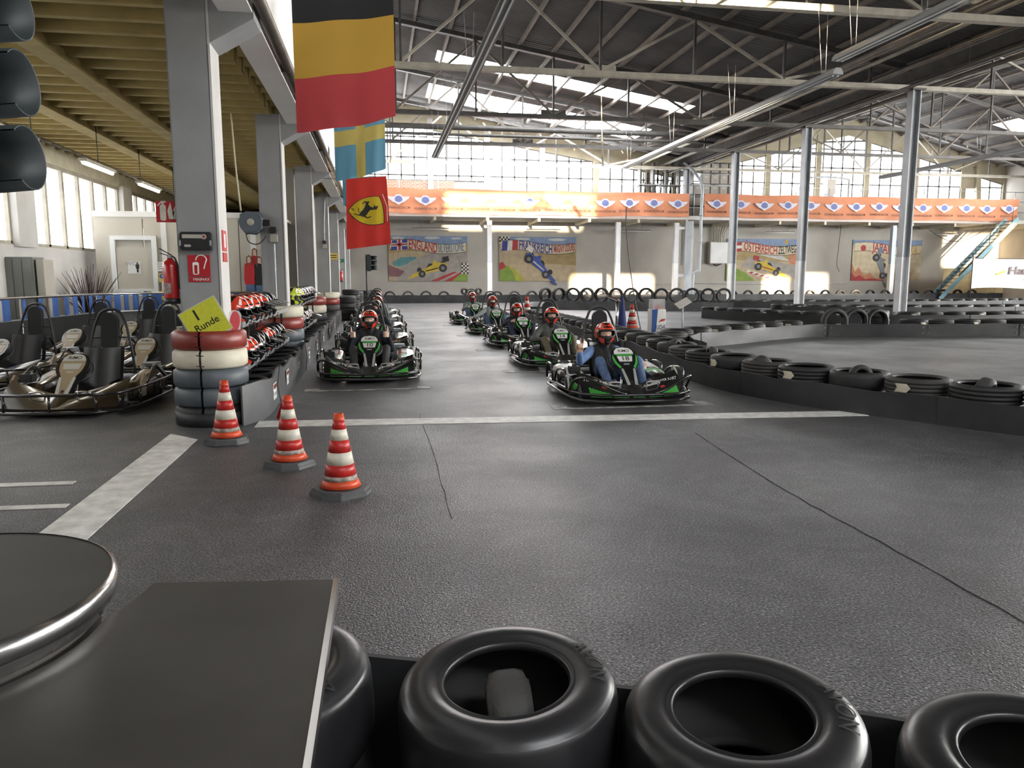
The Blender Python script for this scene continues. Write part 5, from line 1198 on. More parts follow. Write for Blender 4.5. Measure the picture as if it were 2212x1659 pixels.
for z, x, m_, lb_ in ((1.40, -4.69, 'sticker_yellow', 'small yellow notice with blue mark beside the toilet door, upper one'), (1.02, -4.70, 'sticker_yellow', 'yellow notice with blue exclamation mark beside the toilet door'), (1.64, -4.70, 'sign_white', 'small white notice high beside the toilet door')):
    o = empty('notice', (x, 18.12, z)); tag(o, lb_, 'notice'); MB().box((0, -.008, 0), (.14, .01, .20)).build('sheet', m_, o)
    if m_ != 'sign_white': mb = MB(); mb.prism(ell(.05, .05, 18, 0, .03), 0, .004, at(0, -.014, 0)); mb.build('disc', 'blue_cloth', o); MB().box((0, -.02, .035), (.012, .003, .05)).build('mark', 'sign_white', o)
    else: [MB().box((0, -.015, .06-.05*k), (.10, .003, .012)).build('text_line', 'lid_grey', o) for k in range(3)]
so_ = empty('soap_dispenser', (-4.62, 18.12, 1.22)); tag(so_, 'white wall dispenser between the notices', 'dispenser'); MB().box((0, -.05, 0), (.13, .1, .22)).build('case', 'sign_white', so_, bevel=.02); MB().box((0, -.103, -.01), (.05, .006, .08)).build('window', 'lid_grey', so_)
# aisle tube lamps on a conduit
cd = empty('lamp_conduit', (-4.70, 14, 3.35)); tag(cd, 'dark conduit carrying the aisle lamps under the yellow ceiling', 'conduit')
MB().tube([(0, -6, 0), (0, 9, 0)], .014, 8).build('pipe', 'steel_dark', cd); MB().tube([(.04, -6, .02), (.04, 9, .02)], .008, 6).build('cable', 'black_plastic', cd)
for y in (-4.4, -2.0, .6, 3.0, 5.6): MB().tube([(0, y, 0), (0, y, .65)], .008, 6).build('hanger', 'black_plastic', cd)
for y, t in ((11.35, 'cut by the left frame edge'), (14.6, 'in the middle, fully in view'), (17.6, 'half hidden by the near pillar'), (20.8, 'farthest away')):
    o = empty('tube_lamp', (-4.70, y, 3.29)); tag(o, 'lit fluorescent aisle lamp ' + t, 'lamp', 'aisle lamps')
    MB().box((0, 0, .02), (.13, 1.5, .05)).build('batten', 'steel_cream', o, bevel=.01); MB().tube([(0, -.70, -.025), (0, .70, -.025)], .028, 10).build('tube', 'lamp_glow', o)
# ================================================================== FLAGS, LAMP TRAYS, PIPES
mat('flag_black', (.012, .012, .013), .85, transl=.1); mat('flag_gold', (.42, .25, .035), .85, transl=.25, bump=(6, .3)); mat('flag_red', (.40, .045, .05), .85, transl=.25, bump=(6, .3))
mat('flag_blue', (.10, .26, .36), .85, transl=.3, bump=(6, .3)); mat('flag_yellow', (.45, .36, .10), .85, transl=.3); mat('team_red', (.52, .03, .02), .8, transl=.25, bump=(5, .3)); mat('team_yellow', (.66, .48, .02), .8, transl=.2); mat('team_black', (.015, .013, .012), .8)
def cloth(x0, x1, y, zt, zb, skew, amp, fold, sag=0.0, flare=0.0):
    """u across, v down; hem skewed by `skew`, narrow folds of amplitude amp"""
    def f(u, v):
        x = x0 + (x1-x0)*u + flare*v*(u-.3)
        z = zt + (zb-zt)*v + skew*(u-.5)*(.55+.45*v) - sag*math.sin(PI*u)*v
        return Vector((x, y + amp*(.25+.75*v)*math.sin(fold*u*2*PI + 1.3*v) + amp*.5*v*math.sin(3.1*u+2*v), z))
    return f
def stripe(name, F, v0, v1, matk, parent, u0=0.0, u1=1.0, nu=36, nv=10, d=0.0):
    mb = MB(); mb.grid(lambda u, v: F(u0+(u1-u0)*u, v0+(v1-v0)*v) + Vector((0, -d, 0)), nu, nv); return mb.build(name, matk, parent, norm=False)
fg = empty('german_flag', (0, 0, 0)); tag(fg, 'large black, gold and red flag hanging nearest the camera', 'flag'); F = cloth(-.90, .24, 9.5, 4.93, 3.18, .20, .05, 1.6, .03, .0)
for n_, a, b, m_ in (('black_stripe', 0, 1/3, 'flag_black'), ('gold_stripe', 1/3, 2/3, 'flag_gold'), ('red_stripe', 2/3, 1, 'flag_red')): stripe(n_, F, a, b, m_, fg)
MB().tube([F(0, 0), F(1, 0)], .014, 8).build('rod', 'galvanised', fg)
fs_ = empty('blue_flag', (0, 0, 0)); tag(fs_, 'pale blue flag with a yellow cross behind the large flag', 'flag'); F = cloth(-.70, .17, 14.0, 4.55, 3.18, .22, .05, 2.1, .04)
for a, b, c, e in ((0, .42, 0, .42), (.60, 1, 0, .42), (0, .42, .60, 1), (.60, 1, .60, 1)): stripe('blue_field', F, c, e, 'flag_blue', fs_, a, b, 14, 10)
stripe('cross_arm', F, 0, 1, 'flag_yellow', fs_, .42, .60, 8, 24); stripe('cross_arm', F, .42, .60, 'flag_yellow', fs_, 0, .42, 14, 6); stripe('cross_arm', F, .42, .60, 'flag_yellow', fs_, .60, 1, 14, 6)
MB().tube([F(0, 0), F(1, 0)], .012, 8).build('rod', 'galvanised', fs_)
ft = empty('team_flag', (0, 0, 0)); tag(ft, 'red flag with a yellow shield and black horse', 'flag'); F = cloth(-.63, .21, 17.0, 3.51, 2.06, .12, .022, 2.4, .0, .10)
stripe('cloth', F, 0, 1, 'team_red', ft); MB().tube([F(0, 0), F(1, 0)], .012, 8).build('rod', 'galvanised', ft)
def on_flag(poly, d): return [F(x, y) + Vector((0, -d, 0)) for x, y in poly]
def decal(name, polys, matk, parent, d, sub=2):
    mb = MB()
    for poly in polys:
        p3 = [Vector((x, y, 0)) for x, y in poly]; tri = tessellate_polygon([p3]); mb.add(on_flag(poly, d), [tuple(t) for t in tri])
    return mb.build(name, matk, parent, norm=False)
# shield lies on its side, point to the left (u across 0..1, v down 0..1)
def q2(p0, p1, p2, n=8): return [((1-t)**2*p0[0]+2*t*(1-t)*p1[0]+t*t*p2[0], (1-t)**2*p0[1]+2*t*(1-t)*p1[1]+t*t*p2[1]) for t in [k/n for k in range(n)]]
shield = q2((.05, .46), (.28, .26), (.78, .29)) + q2((.78, .29), (.90, .42), (.86, .68)) + q2((.86, .68), (.35, .74), (.05, .46))
so2 = [(.46+(x-.46)*1.05, .48+(y-.48)*1.05) for x, y in shield]
mbs = MB()
def fan(poly, d, matk, name, par):
    mb = MB(); c = (sum(p[0] for p in poly)/len(poly), sum(p[1] for p in poly)/len(poly)); n = len(poly); K = 6; vs = []
    for k in range(K+1):
        for p in poly: vs.append(F(c[0]+(p[0]-c[0])*k/K, c[1]+(p[1]-c[1])*k/K) + Vector((0, -d, 0)))
    mb.add(vs, [(k*n+i, k*n+(i+1) % n, (k+1)*n+(i+1) % n, (k+1)*n+i) for k in range(K) for i in range(n)]); return mb.build(name, matk, par, norm=False)
sh = fan(so2, .006, 'team_black', 'shield_outline', ft); sh = fan(shield, .010, 'team_yellow', 'shield', ft)
horse = [(.18, .50), (.24, .515), (.29, .53), (.33, .50), (.38, .475), (.44, .42), (.47, .375), (.45, .355), (.42, .36), (.40, .385), (.38, .38), (.42, .345), (.47, .342), (.50, .36), (.505, .345), (.55, .35), (.56, .36), (.53, .37), (.525, .395), (.58, .43), (.64, .445), (.66, .415), (.68, .41), (.685, .435), (.74, .425), (.76, .435), (.73, .455), (.72, .475), (.66, .475), (.56, .475), (.52, .50), (.48, .535), (.45, .55), (.49, .575), (.55, .565), (.60, .56), (.57, .575), (.50, .592), (.44, .575), (.42, .56), (.35, .565), (.38, .55), (.32, .545), (.27, .535), (.18, .512)]
decal('horse', [horse, [(.29, .505), (.285, .43), (.30, .425), (.305, .495)], [(.33, .49), (.40, .46), (.41, .468), (.34, .505)]], 'team_black', sh, .016)
decal('letter_s', [[(.12, .435), (.135, .425), (.15, .432), (.158, .45), (.17, .452), (.178, .44), (.172, .43), (.18, .425), (.19, .44), (.178, .462), (.155, .462), (.145, .442), (.132, .436), (.125, .448)]], 'team_black', sh, .016)
decal('letter_f', [[(.12, .545), (.135, .535), (.14, .56), (.16, .565), (.19, .56), (.20, .585), (.192, .585), (.18, .57), (.15, .575), (.13, .562)]], 'team_black', sh, .016)
decal('chevron', [[(.87, .26), (.885, .26), (.975, .44), (.96, .66), (.945, .66), (.958, .44)]], 'sign_white', ft, .010)
# small flags further back
for x, y, z, m_, lb_ in ((-.85, 20.5, 4.15, 'flag_blue', 'small bright blue flag end beside the third pillar'), (-.75, 25.5, 4.2, 'navy', 'dark checked flag edge far behind the blue flag')):
    o = empty('hanging_flag'); tag(o, lb_, 'flag'); G_ = cloth(x, x+.35, y, z, z-.9, .05, .05, 2.2); mb = MB(); mb.grid(G_, 18, 14); mb.build('cloth', m_, o, norm=False); MB().tube([(-1.12, y, z+.01), G_(1, 0)], .01, 6).build('rod', 'galvanised', o)
# line that carries the flags
li_ = MB(); li_.tube([(-1.1, 9.5, 4.99), (.3, 9.5, 5.10)], .006, 5); li_.tube([(-1.1, 14, 4.5), (.3, 14, 4.7)], .006, 5); li_.tube([(-1.1, 17, 3.46), (.3, 17, 3.60)], .006, 5)
for k, (y, a, b, nm) in enumerate(((9.5, 4.85, 5.05, 'large striped'), (14, 4.45, 4.67, 'blue'), (17, 3.46, 3.58, 'red'))):
    tag(MB().tube([(-1.1, y, a), (-.95 if k == 0 else -.7, y, a+.005), (.3, y, b), (.32, y, 9.0)], .006, 5).build('flag_line', 'steel_dark'), 'thin line holding the %s flag' % nm, 'rope')
# pipe under the beam along the pillars
pb = empty('heating_pipe', (-1.02, 17, 3.93)); tag(pb, 'dull metal pipe under the white wall along the pillars', 'pipe'); mat('pipe_brown', (.16, .14, .12), .5, .5, noise=(3, .3))
MB().tube([(0, -12, 0), (0, 28, 0)], .06, 14).build('pipe', 'pipe_brown', pb)
for y in range(-10, 28, 3): MB().box((-.03, y, 0), (.12, .03, .14)).build('clamp', 'steel_dark', pb)
# suspended lamp trays
mat('tray_dark', (.10, .10, .10), .4, .5); mat('tray_pale', (.45, .46, .47), .4, .4)
def tray(x, y0, y1, z, m_, lab, w_=.26, x2=None):
    o = empty('lamp_tray', (x, (y0+y1)/2, z)); tag(o, lab, 'lamp'); L = (y1-y0)
    MB().prism([(-w_/2, -.06), (w_/2, -.06), (w_*.42, .02), (.06, .08), (-.06, .08), (-w_*.42, .02)], -L/2, L/2, WALLX).build('trough', m_, o)
    for s in (-1, 1): MB().tube([(s*.06, -L/2+.1, -.075), (s*.06, L/2-.1, -.075)], .018, 8).build('tube', 'steel_white', o)
    for k in range(4):
        y = -L/2 + .6 + k*(L-1.2)/3
        for s in (-1, 1): MB().tube([(s*.05, y, .08), (s*.12, y + .15, 1.55)], .006, 5).build('chain', 'galvanised', o)
    if x2: o.rotation_euler = (0, 0, math.atan2(x-x2, L))
    return o
tray(2.22, 12.6, 30.4, 6.0, 'tray_dark', 'long dark lamp tray hanging over the track at the left')
tray(10.3, 16.6, 32.0, 6.0, 'tray_pale', 'long pale lamp tray hanging left of the steel columns'); tray(10.0, 8.5, 16.2, 6.15, 'tray_pale', 'nearer pale lamp tray at the top right corner')
tray(23.1, 24.0, 33.3, 6.0, 'tray_pale', 'pale lamp tray in the right bay in front of the gable')
# pipes in the valley
for x, z, r, m_, lb_ in ((14.6, 7.95, .10, 'purlin', 'fat tan pipe under the roof left of the valley'), (15.6, 8.1, .06, 'steel_cream', 'thin pale pipe under the roof beside the fat one'), (16.5, 7.9, .08, 'pipe_brown', 'brown pipe close to the valley gutter'), (17.2, 7.55, .05, 'steel_dark', 'dark thin pipe below the valley gutter'), (19.0, 7.95, .07, 'pipe_brown', 'brown pipe on the right side of the valley gutter')):
    o = empty('roof_pipe', (x, 17, z)); tag(o, lb_, 'pipe'); MB().tube([(0, -24, 0), (0, 28.5, 0)], r, 12).build('pipe', m_, o)
    for y in range(-20, 28, 4): MB().tube([(0, y, r), (0, y, min(1.2, zroof(x)-z-.2))], .008, 5).build('hanger', 'steel_dark', o)
for y, z, r, lb_ in ((37.2, 8.35, .13, 'thick dark pipe crossing the hall before the gable'), (37.0, 7.98, .07, 'thinner dark pipe below the thick crossing pipe')):
    o = empty('roof_pipe', (8, y, z)); tag(o, lb_, 'pipe'); MB().tube([(-8.6, 0, 0), (9, 0, 0)], r, 14).build('pipe', 'steel_dark', o); [MB().tube([(x, 0, r), (x, .4, 1.2)], .008, 5).build('hanger', 'steel_dark', o) for x in (-6, 0, 5)]
st_ = empty('strap', (7.0, 24.3, 0)); tag(st_, 'pale strap hanging from the cream truss in mid hall', 'strap'); MB().tube([(0, 0, 7.6), (.04, 0, 6.2), (.10, 0, 5.0)], .012, 6).build('rope', 'rope', st_); MB().bar((.06, 0, 5.7), (.10, 0, 4.9), .07, .01, up=(0, 1, 0)).build('webbing', 'cream_paint', st_)
# ================================================================== FAR END: MURALS, BANNERS, GALLERY, STAIR
PAL = {'sky': (.22, .30, .46), 'cloud': (.55, .56, .55), 'tan': (.50, .40, .26), 'sand': (.58, .49, .34), 'teal': (.12, .30, .33), 'hill': (.40, .30, .14), 'track': (.36, .33, .30), 'green': (.22, .33, .06), 'lime': (.42, .42, .06), 'pred': (.42, .045, .05), 'pblue': (.05, .06, .26), 'pcream': (.66, .58, .42), 'pyellow': (.62, .46, .05), 'dark': (.03, .03, .035), 'mid': (.20, .20, .21), 'carblue': (.06, .10, .36), 'pgrey': (.18, .24, .34), 'flame': (.55, .22, .12), 'gold': (.60, .38, .06), 'pwhite': (.72, .69, .62), 'crowd': (.24, .11, .12)}
for k, c in PAL.items(): mat('paint_' + k, tuple(q*.82 for q in c), .75, noise=(3.0, .22))
def mural(x0, x1, lab, elems):
    z0, z1 = 1.17, 3.79; W, H_ = x1-x0, z1-z0
    o = empty('mural', (x0, YF-.06, z0)); tag(o, lab, 'painting', 'painted murals on the end wall')
    MB().box((W/2, .03, H_/2), (W, .05, H_)).build('panel', 'paint_tan', o)
    lay = [0]
    def add(name, key, *polys, par=None):
        lay[0] += 1; d = -.002*lay[0]
        mb = MB()
        for p in polys: mb.prism([(x*W, y*H_) for x, y in p], -.001, .001, at(0, d, 0))
        return mb.build(name, 'paint_' + key, par or o)
    def wave(x): return .045*math.sin(x*6.2 + .4) - .03*x
    def ribbon(xa, xb, yb, h):
        n = 26; top = [(xa+(xb-xa)*k/n, yb+h+wave(xa+(xb-xa)*k/n)) for k in range(n+1)]; bot = [(x, y-h) for x, y in top]
        e = .018; add('ribbon_edge', 'dark', [(x, y+.012) for x, y in top] + [(x, y-.012) for x, y in reversed(bot)]); return add('ribbon', 'pcream', top + bot[::-1])
    def word(t, key, xc, yc, size, fit, par):
        lay[0] += 1; mb = MB(); text_in(mb, t, size, at(0, -.002*lay[0]-.001, 0), 0, .02, fit=fit*W, fn=lambda p: Vector((p.x + xc*W, p.y + (yc + wave(xc + p.x/W))*H_, 0))); return mb.build('title_text', 'paint_' + key, par, norm=False)
    def circ(cx, cy, r, n=18): return ell(r*H_/W, r, n, cx, cy)
    def check(xa, ya, nx, ny, s):
        base = add('checkered_flag', 'pwhite', [(xa, ya), (xa+nx*s*H_/W, ya), (xa+nx*s*H_/W, ya+ny*s), (xa, ya+ny*s)])
        add('dark_squares', 'dark', *[[(xa+i*s*H_/W, ya+j*s), (xa+(i+1)*s*H_/W, ya+j*s), (xa+(i+1)*s*H_/W, ya+(j+1)*s), (xa+i*s*H_/W, ya+(j+1)*s)] for i in range(nx) for j in range(ny) if (i+j) % 2], par=base)['kind'] = 'stuff'
    def car(cx, cy, s, ang, body, flip=1, accent='dark'):
        c_, s_ = math.cos(R(ang)), math.sin(R(ang))
        T = lambda pts: [(cx + s*(flip*x*c_ - y*s_)*H_/W, cy + s*(flip*x*s_ + y*c_)) for x, y in pts]
        for wx, wy, r in ((-.62, .10, .13), (.70, .16, .15)): add('far_wheel', 'dark', T(ell(r, r, 16, wx, wy)))
        b = add('car_body', body, T([(-1.15, -.12), (-1.12, -.20), (-.70, -.20), (-.40, -.16), (.55, -.14), (.85, -.06), (.95, .10), (.78, .22), (.45, .26), (.30, .44), (.22, .44), (.16, .24), (-.10, .18), (-.30, .12), (-.75, .0), (-1.1, -.06)]))
        add('rear_wing', accent, T([(.72, .24), (1.08, .24), (1.10, .52), (.76, .52)]), par=b); add('cockpit', 'dark', T([(-.22, .14), (.12, .22), (.14, .30), (-.02, .33), (-.12, .26)]), par=b); add('front_wing', body, T([(-1.30, -.24), (-.95, -.26), (-.92, -.18), (-1.28, -.14)])); add('stripe', accent, T([(-.30, -.06), (.40, -.04), (.42, .02), (-.28, .0)]), par=b)
        for wx, wy, r in ((-.52, -.14, .19), (.66, -.06, .22)):
            q = add('near_wheel', 'dark', T(ell(r, r, 20, wx, wy))); add('hub', 'mid', T(ell(r*.5, r*.5, 14, wx, wy)), par=q)
    elems(add, ribbon, word, circ, check, car, W, H_)
def england(add, ribbon, word, circ, check, car, W, H_):
    add('sky', 'sky', [(0, .80), (1, .80), (1, 1), (0, 1)]); [add('cloud', 'cloud', e) for e in (ell(.08, .03, 14, .12, .95), ell(.10, .03, 14, .55, .96), ell(.07, .025, 14, .86, .95))]
    add('hills', 'hill', [(0, .62), (.3, .66), (.7, .70), (1, .60), (1, .80), (0, .80)]); add('lake', 'teal', [(.06, .34), (.14, .32), (.36, .46), (.34, .54), (.16, .53), (.05, .42)])
    add('track', 'track', [(.10, .0), (.70, .0), (1, .26), (1, .66), (.55, .64), (.3, .46), (.1, .26)]); add('crowd', 'crowd', [(0, .10), (.14, .10), (.20, .22), (0, .36)])
    add('kerb', 'pred', [(.52, 0), (.62, 0), (.86, .19), (.82, .21)], [(.70, 0), (.80, 0), (.96, .20), (.92, .21)]); add('grass', 'green', [(.80, 0), (1, 0), (1, .19), (.92, .18)])
    r = ribbon(.02, .98, .68, .20); add('flag_blue', 'pblue', [(.03, .68), (.24, .70), (.24, .92), (.05, .90)]); add('flag_cross', 'pwhite', [(.11, .68), (.17, .69), (.17, .92), (.11, .91)], [(.03, .76), (.24, .78), (.24, .85), (.04, .83)]); add('flag_red', 'pred', [(.125, .68), (.155, .69), (.155, .92), (.125, .91)], [(.03, .78), (.24, .80), (.24, .835), (.04, .81)])
    word('ENGLAND', 'pred', .435, .78, .78, .36, r); word('SILVERSTONE', 'pgrey', .79, .79, .72, .33, r); car(.53, .26, 0.41, 12, 'pyellow'); check(.92, .16, 4, 6, .04)
def france(add, ribbon, word, circ, check, car, W, H_):
    add('sky', 'sky', [(0, .84), (1, .84), (1, 1), (0, 1)]); [add('cloud', 'cloud', e) for e in (ell(.10, .03, 14, .3, .95), ell(.12, .03, 14, .75, .94))]; add('field', 'hill', [(.5, .4), (1, .36), (1, .70), (.5, .72)])
    add('grass', 'green', [(0, 0), (.22, 0), (.16, .24), (.10, .36), (0, .26)]); add('verge', 'lime', [(.22, 0), (.34, 0), (.22, .24), (.10, .38), (.16, .24)]); add('kerb', 'pred', [(0, .24), (.09, .32), (.04, .44), (0, .40)]); check(0, .84, 6, 4, .04)
    r = ribbon(.02, .98, .68, .20); add('flag_blue', 'pblue', [(.03, .68), (.10, .69), (.11, .91), (.04, .90)]); add('flag_white', 'pwhite', [(.10, .69), (.165, .70), (.17, .92), (.11, .91)]); add('flag_red', 'pred', [(.165, .70), (.235, .70), (.24, .92), (.17, .92)])
    word('FRANKREICH', 'pblue', .47, .78, .76, .43, r); word('MAGNY COURS', 'pred', .84, .79, .62, .27, r); car(.52, .34, 0.45, -38, 'carblue', -1, 'pwhite')
def austria(add, ribbon, word, circ, check, car, W, H_):
    add('sky', 'sky', [(0, .84), (1, .84), (1, 1), (0, 1)]); add('sun', 'gold', circ(.82, .93, .05)); add('hills', 'hill', [(0, .50), (1, .44), (1, .84), (0, .84)]); add('valley', 'cloud', [(.45, .62), (.7, .52), (.9, .46), (.7, .66)]); add('track', 'track', [(.2, .34), (1, .05), (1, .36), (.3, .58)])
    add('grass', 'green', [(0, 0), (.40, 0), (.26, .20), (.05, .36), (0, .36)]); add('kerb', 'pwhite', [(.30, .26), (.85, 0), (.62, 0), (.28, .22)]); add('kerb_red', 'pred', *[[(.34+.08*k, .225-.042*k), (.38+.08*k, .205-.042*k), (.35+.07*k, .17-.036*k), (.31+.07*k, .19-.036*k)] for k in range(4)]); add('pig', 'flame', ell(.08, .13, 16, .93, .52))
    r = ribbon(.03, .98, .68, .20); add('flag_red', 'pred', [(.04, .68), (.20, .70), (.20, .92), (.05, .90)]); add('flag_white', 'pwhite', [(.045, .755), (.20, .775), (.20, .845), (.045, .825)]); word('ÖSTERREICH', 'pred', .46, .78, .74, .46, r); word('ZELTWEG', 'dark', .83, .79, .70, .25, r); car(.58, .30, 0.41, -14, 'pyellow', -1, 'pred')
def japan(add, ribbon, word, circ, check, car, W, H_):
    add('sky', 'sky', [(0, .86), (1, .86), (1, 1), (0, 1)]); add('field', 'sand', [(0, .2), (1, .2), (1, .86), (0, .86)]); add('flames', 'flame', [(0, 0), (.7, 0), (.45, .10), (.36, .05), (.26, .20), (.18, .12), (.10, .34), (.05, .22), (0, .42)]); add('flame_tips', 'pred', [(0, 0), (.5, 0), (.3, .06), (.2, .04), (.12, .14), (.06, .08), (0, .2)])
    r = ribbon(.02, .98, .70, .20); add('flag_disc', 'pred', circ(.15, .80, .075)); word('JAPAN', 'pred', .43, .79, .78, .30, r); word('SUZUKA', 'gold', .78, .79, .78, .30, r); car(.42, .34, 0.41, -62, 'mid', -1, 'pgrey'); check(.68, .02, 5, 6, .05)
mural(.59, 5.21, 'mural with England Silverstone ribbon and yellow racing car', england); mural(7.12, 11.83, 'mural with Frankreich Magny Cours ribbon and blue racing car', france)
mural(21.56, 26.48, 'mural with Österreich Zeltweg ribbon and yellow racing car', austria); mural(30.22, 35.2, 'mural with Japan ribbon and dark racing car', japan)

# orange banners on the gallery railing
mat('banner_orange', (.56, .225, .12), .8, transl=.16, noise=(.9, .2)); mat('logo_white', (.50, .50, .56), .7); mat('logo_blue', (.13, .15, .32), .7); mat('print_dark', (.06, .03, .03), .8)
lw_ = MB(); wing = [(0, .24), (.13, .22), (.22, .12), (.40, .12), (.58, .14), (.54, .03), (.42, -.06), (.32, -.14), (.16, -.20), (0, -.30)]
lw_.prism(wing + [(-x, y) for x, y in reversed(wing[1:-1])], -.002, .002, WALLX); LOGO1 = lw_.mesh('winged_logo', ['logo_white'])
lc_ = MB(); lc_.prism(ell(.20, .17, 20, 0, .0), -.004, -.0, at(0, -.006, 0)); lc_.prism([(-.20, -.02), (.20, -.02), (.20, -.09), (-.20, -.09)], -.004, 0, at(0, -.010, 0)); LOGO2 = lc_.mesh('logo_badge', ['logo_blue'])
lt_ = MB(); text_in(lt_, 'HD-RHEIN-NECKAR.COM', .18, WALLX, 0, .012, fit=1.18); WEB = lt_.mesh('web_address', ['print_dark'], norm=False)
def banner(x0, x1, sag, lab, n0):
    o = empty('orange_banner', (x0, 42.5, 0)); tag(o, lab, 'banner'); L = x1-x0
    def f(u, v):
        x = u*L; return Vector((x, -.05 + .035*math.sin(x*2.1+2*v) + .03*math.sin(x*5.3-3*v)*v + .02*math.sin(9*v+x*.8), 6.12 + (4.83-6.12)*v - sag*math.sin(PI*u)*(.3+.7*v) + .02*math.sin(x*1.3)))
    mb = MB(); mb.grid(f, int(L*5), 16); mb.build('cloth', 'banner_orange', o, norm=False)
    for k in range(int(L/2)+1): MB().tube([f(min(1, k*2/L), 0), (k*2, .12, 6.0)], .008, 5).build('tie', 'black_plastic', o)
    n = int(L/1.37)
    for k in range(n):
        u = (k+.5)/n; x = u*L; zt = f(u, .45).z; yy = min(f(u+d, v).y for d in (-.02, 0, .02) for v in (.3, .45, .6, .85)) - .03
        lo = link('winged_logo', LOGO1, o, Matrix.Translation((x, yy, zt))); link('logo_badge', LOGO2, lo); link('web_address', WEB, o, Matrix.Translation((x, yy, f(u, .80).z)))
banner(-1.0, 17.55, .05, 'long orange sponsor banner on the gallery left of the downpipe', 0); banner(18.45, 38.95, .03, 'long orange sponsor banner on the gallery right of the downpipe', 14)
rl = empty('gallery_railing', (0, 42.62, 0)); tag(rl, 'thin steel gallery railing behind the orange banners', 'railing')
for z in (5.35, 6.0, 6.58): MB().tube([(-1, 0, z), (40.9, 0, z)], .022, 8).build('rail', 'galvanised', rl)
for k in range(21): MB().tube([(-.9 + 2.09*k, 0, 4.88), (-.9 + 2.09*k, 0, 6.58)], .025, 8).build('post', 'galvanised', rl)
# storage on the gallery
sv = empty('storage_shelf', (20.0, 44.9, 4.89)); tag(sv, 'dark storage shelf on the gallery holding rows of pale boxes', 'shelf')
for x in (-1.35, 0, 1.35): MB().box((x, 0, 1.65), (.05, .6, 3.3)).build('post', 'steel_dark', sv)
for z in (.05, .75, 1.42, 2.05, 2.68, 3.28): MB().box((0, 0, z), (2.75, .6, .04)).build('shelf_board', 'steel_dark', sv)
mat('box_grey', (.34, .33, .30), .8, noise=(4, .15)); rn = random.Random(11); bx_ = MB().box((0, 0, 0), (.46, .5, .54)).mesh('storage_box', ['box_grey'], bevel=.01)
for r_, z in enumerate((1.44, 2.07, 2.70)):
    for k in range(5):
        if (r_, k) in ((2, 0), (1, 0)): continue
        o = link('storage_box', bx_); o.location = (18.92 + .54*k + (.0 if k < 3 else .05), 44.85, 4.89 + z + .27); tag(o, 'pale grey storage box on the gallery shelf, %s row, %s from the left' % (('bottom', 'middle', 'top')[r_], ordw(k)), 'box', 'boxes on the gallery shelf'); MB().box((0, -.252, .1), (.18, .006, .10)).build('label_patch', 'plate_grey', o)
rk_ = empty('storage_rack', (16.6, 44.9, 4.89)); tag(rk_, 'dark rack of bundled gear blocking the gable window', 'rack')
for x in (-1.2, -.4, .4, 1.2): MB().box((x, 0, 1.6), (.12, .5, 3.2)).build('post', 'steel_dark', rk_)
for z in (1.2, 1.9, 2.9): MB().box((0, 0, z), (2.6, .5, .08)).build('rack_board', 'steel_dark', rk_)
rn = random.Random(2)
for k in range(16):
    mb = MB(); x = -1.15 + .155*k; mb.lathe([(.02, 0), (.06, .1), (.09, .4), (.05, .7), (.07, .95), (.03, 1.15)], 10, 0, Matrix.Translation((x, rn.uniform(-.1, .1), 1.95 if k % 2 else 1.24)) @ Matrix.Scale(rn.uniform(.6, .82), 4)); mb.build('gear_bundle', 'black_matt', rk_)
# end-wall fittings
dp = empty('downpipe', (18.08, 42.2, 0)); tag(dp, 'grey downpipe bending in front of the orange banner', 'pipe')
MB().tube(smooth_path([(-.35, 1.6, 8.0), (-.2, .6, 7.4), (.1, .05, 6.5), (.1, 0, 5.2), (.08, 0, 2.1), (.0, 0, 1.75), (-.22, .05, 1.6), (-.26, .05, 1.3), (-.30, .05, 0)], 5), .09, 12).build('pipe', 'steel_grey', dp)
for z in (4.9, 3.4): mb = MB(); mb.lathe([(.09, -.05), (.105, -.05), (.105, .05), (.09, .05)], 14, 0, Matrix.Translation((.09, 0, z))); mb.build('collar', 'steel_grey', dp)
ec = empty('electrical_cabinet', (20.9, 45.85, 2.9)); tag(ec, 'pale electrical cabinet with fanned conduits on the end wall', 'cabinet'); MB().box((0, -.05, 0), (1.2, .38, 1.32)).build('case', 'plate_grey', ec, bevel=.02); MB().box((0, -.245, 0), (1.1, .01, 1.22)).build('door', 'steel_white', ec)
for k in range(8): MB().tube(smooth_path([(-.42+.12*k, -.05, .66), (-.42+.12*k, -.03, 1.2), (-.48+.13*k+(.1*(k-3) if k > 3 else 0), -.03, 1.85)], 4), .03, 8).build('conduit', 'steel_cream', ec)
MB().tube(smooth_path([(-.3, -.1, -.66), (-.1, -.1, -.80), (.25, -.1, -.66)], 4), .035, 8).build('cable_loop', 'black_plastic', ec)
for x, L, t in ((3.0, 2.1, 'above the first mural'), (9.6, 2.0, 'above the second mural'), (15.0, 2.3, 'beside the double column'), (24.6, 1.9, 'above the third mural'), (36.2, 1.6, 'right of the fourth mural')):
    o = empty('tube_light', (x, 45.0, 4.18)); tag(o, 'unlit tube light hanging under the gallery ' + t, 'lamp', 'tube lights under the gallery'); MB().box((0, 0, 0), (L, .10, .05)).build('batten', 'steel_dark', o)
    MB().tube([(-L/2, 0, -.04), (L/2, 0, -.04)], .02, 8).build('tube', 'white_plain', o)
    for s in (-1, 1): MB().tube([(s*L*.25, 0, .03), (s*L*.33, 0, .50)], .008, 5).build('wire', 'black_plastic', o)
cw = MB(); cw.tube(smooth_path([(12.5, 45.9, .95), (16, 45.92, .98), (20, 45.9, 1.02), (24, 45.92, .95), (29.9, 45.9, .98)], 6), .018, 6); tag(cw.build('wall_cable', 'steel_grey'), 'grey cable running low along the end wall', 'cable')
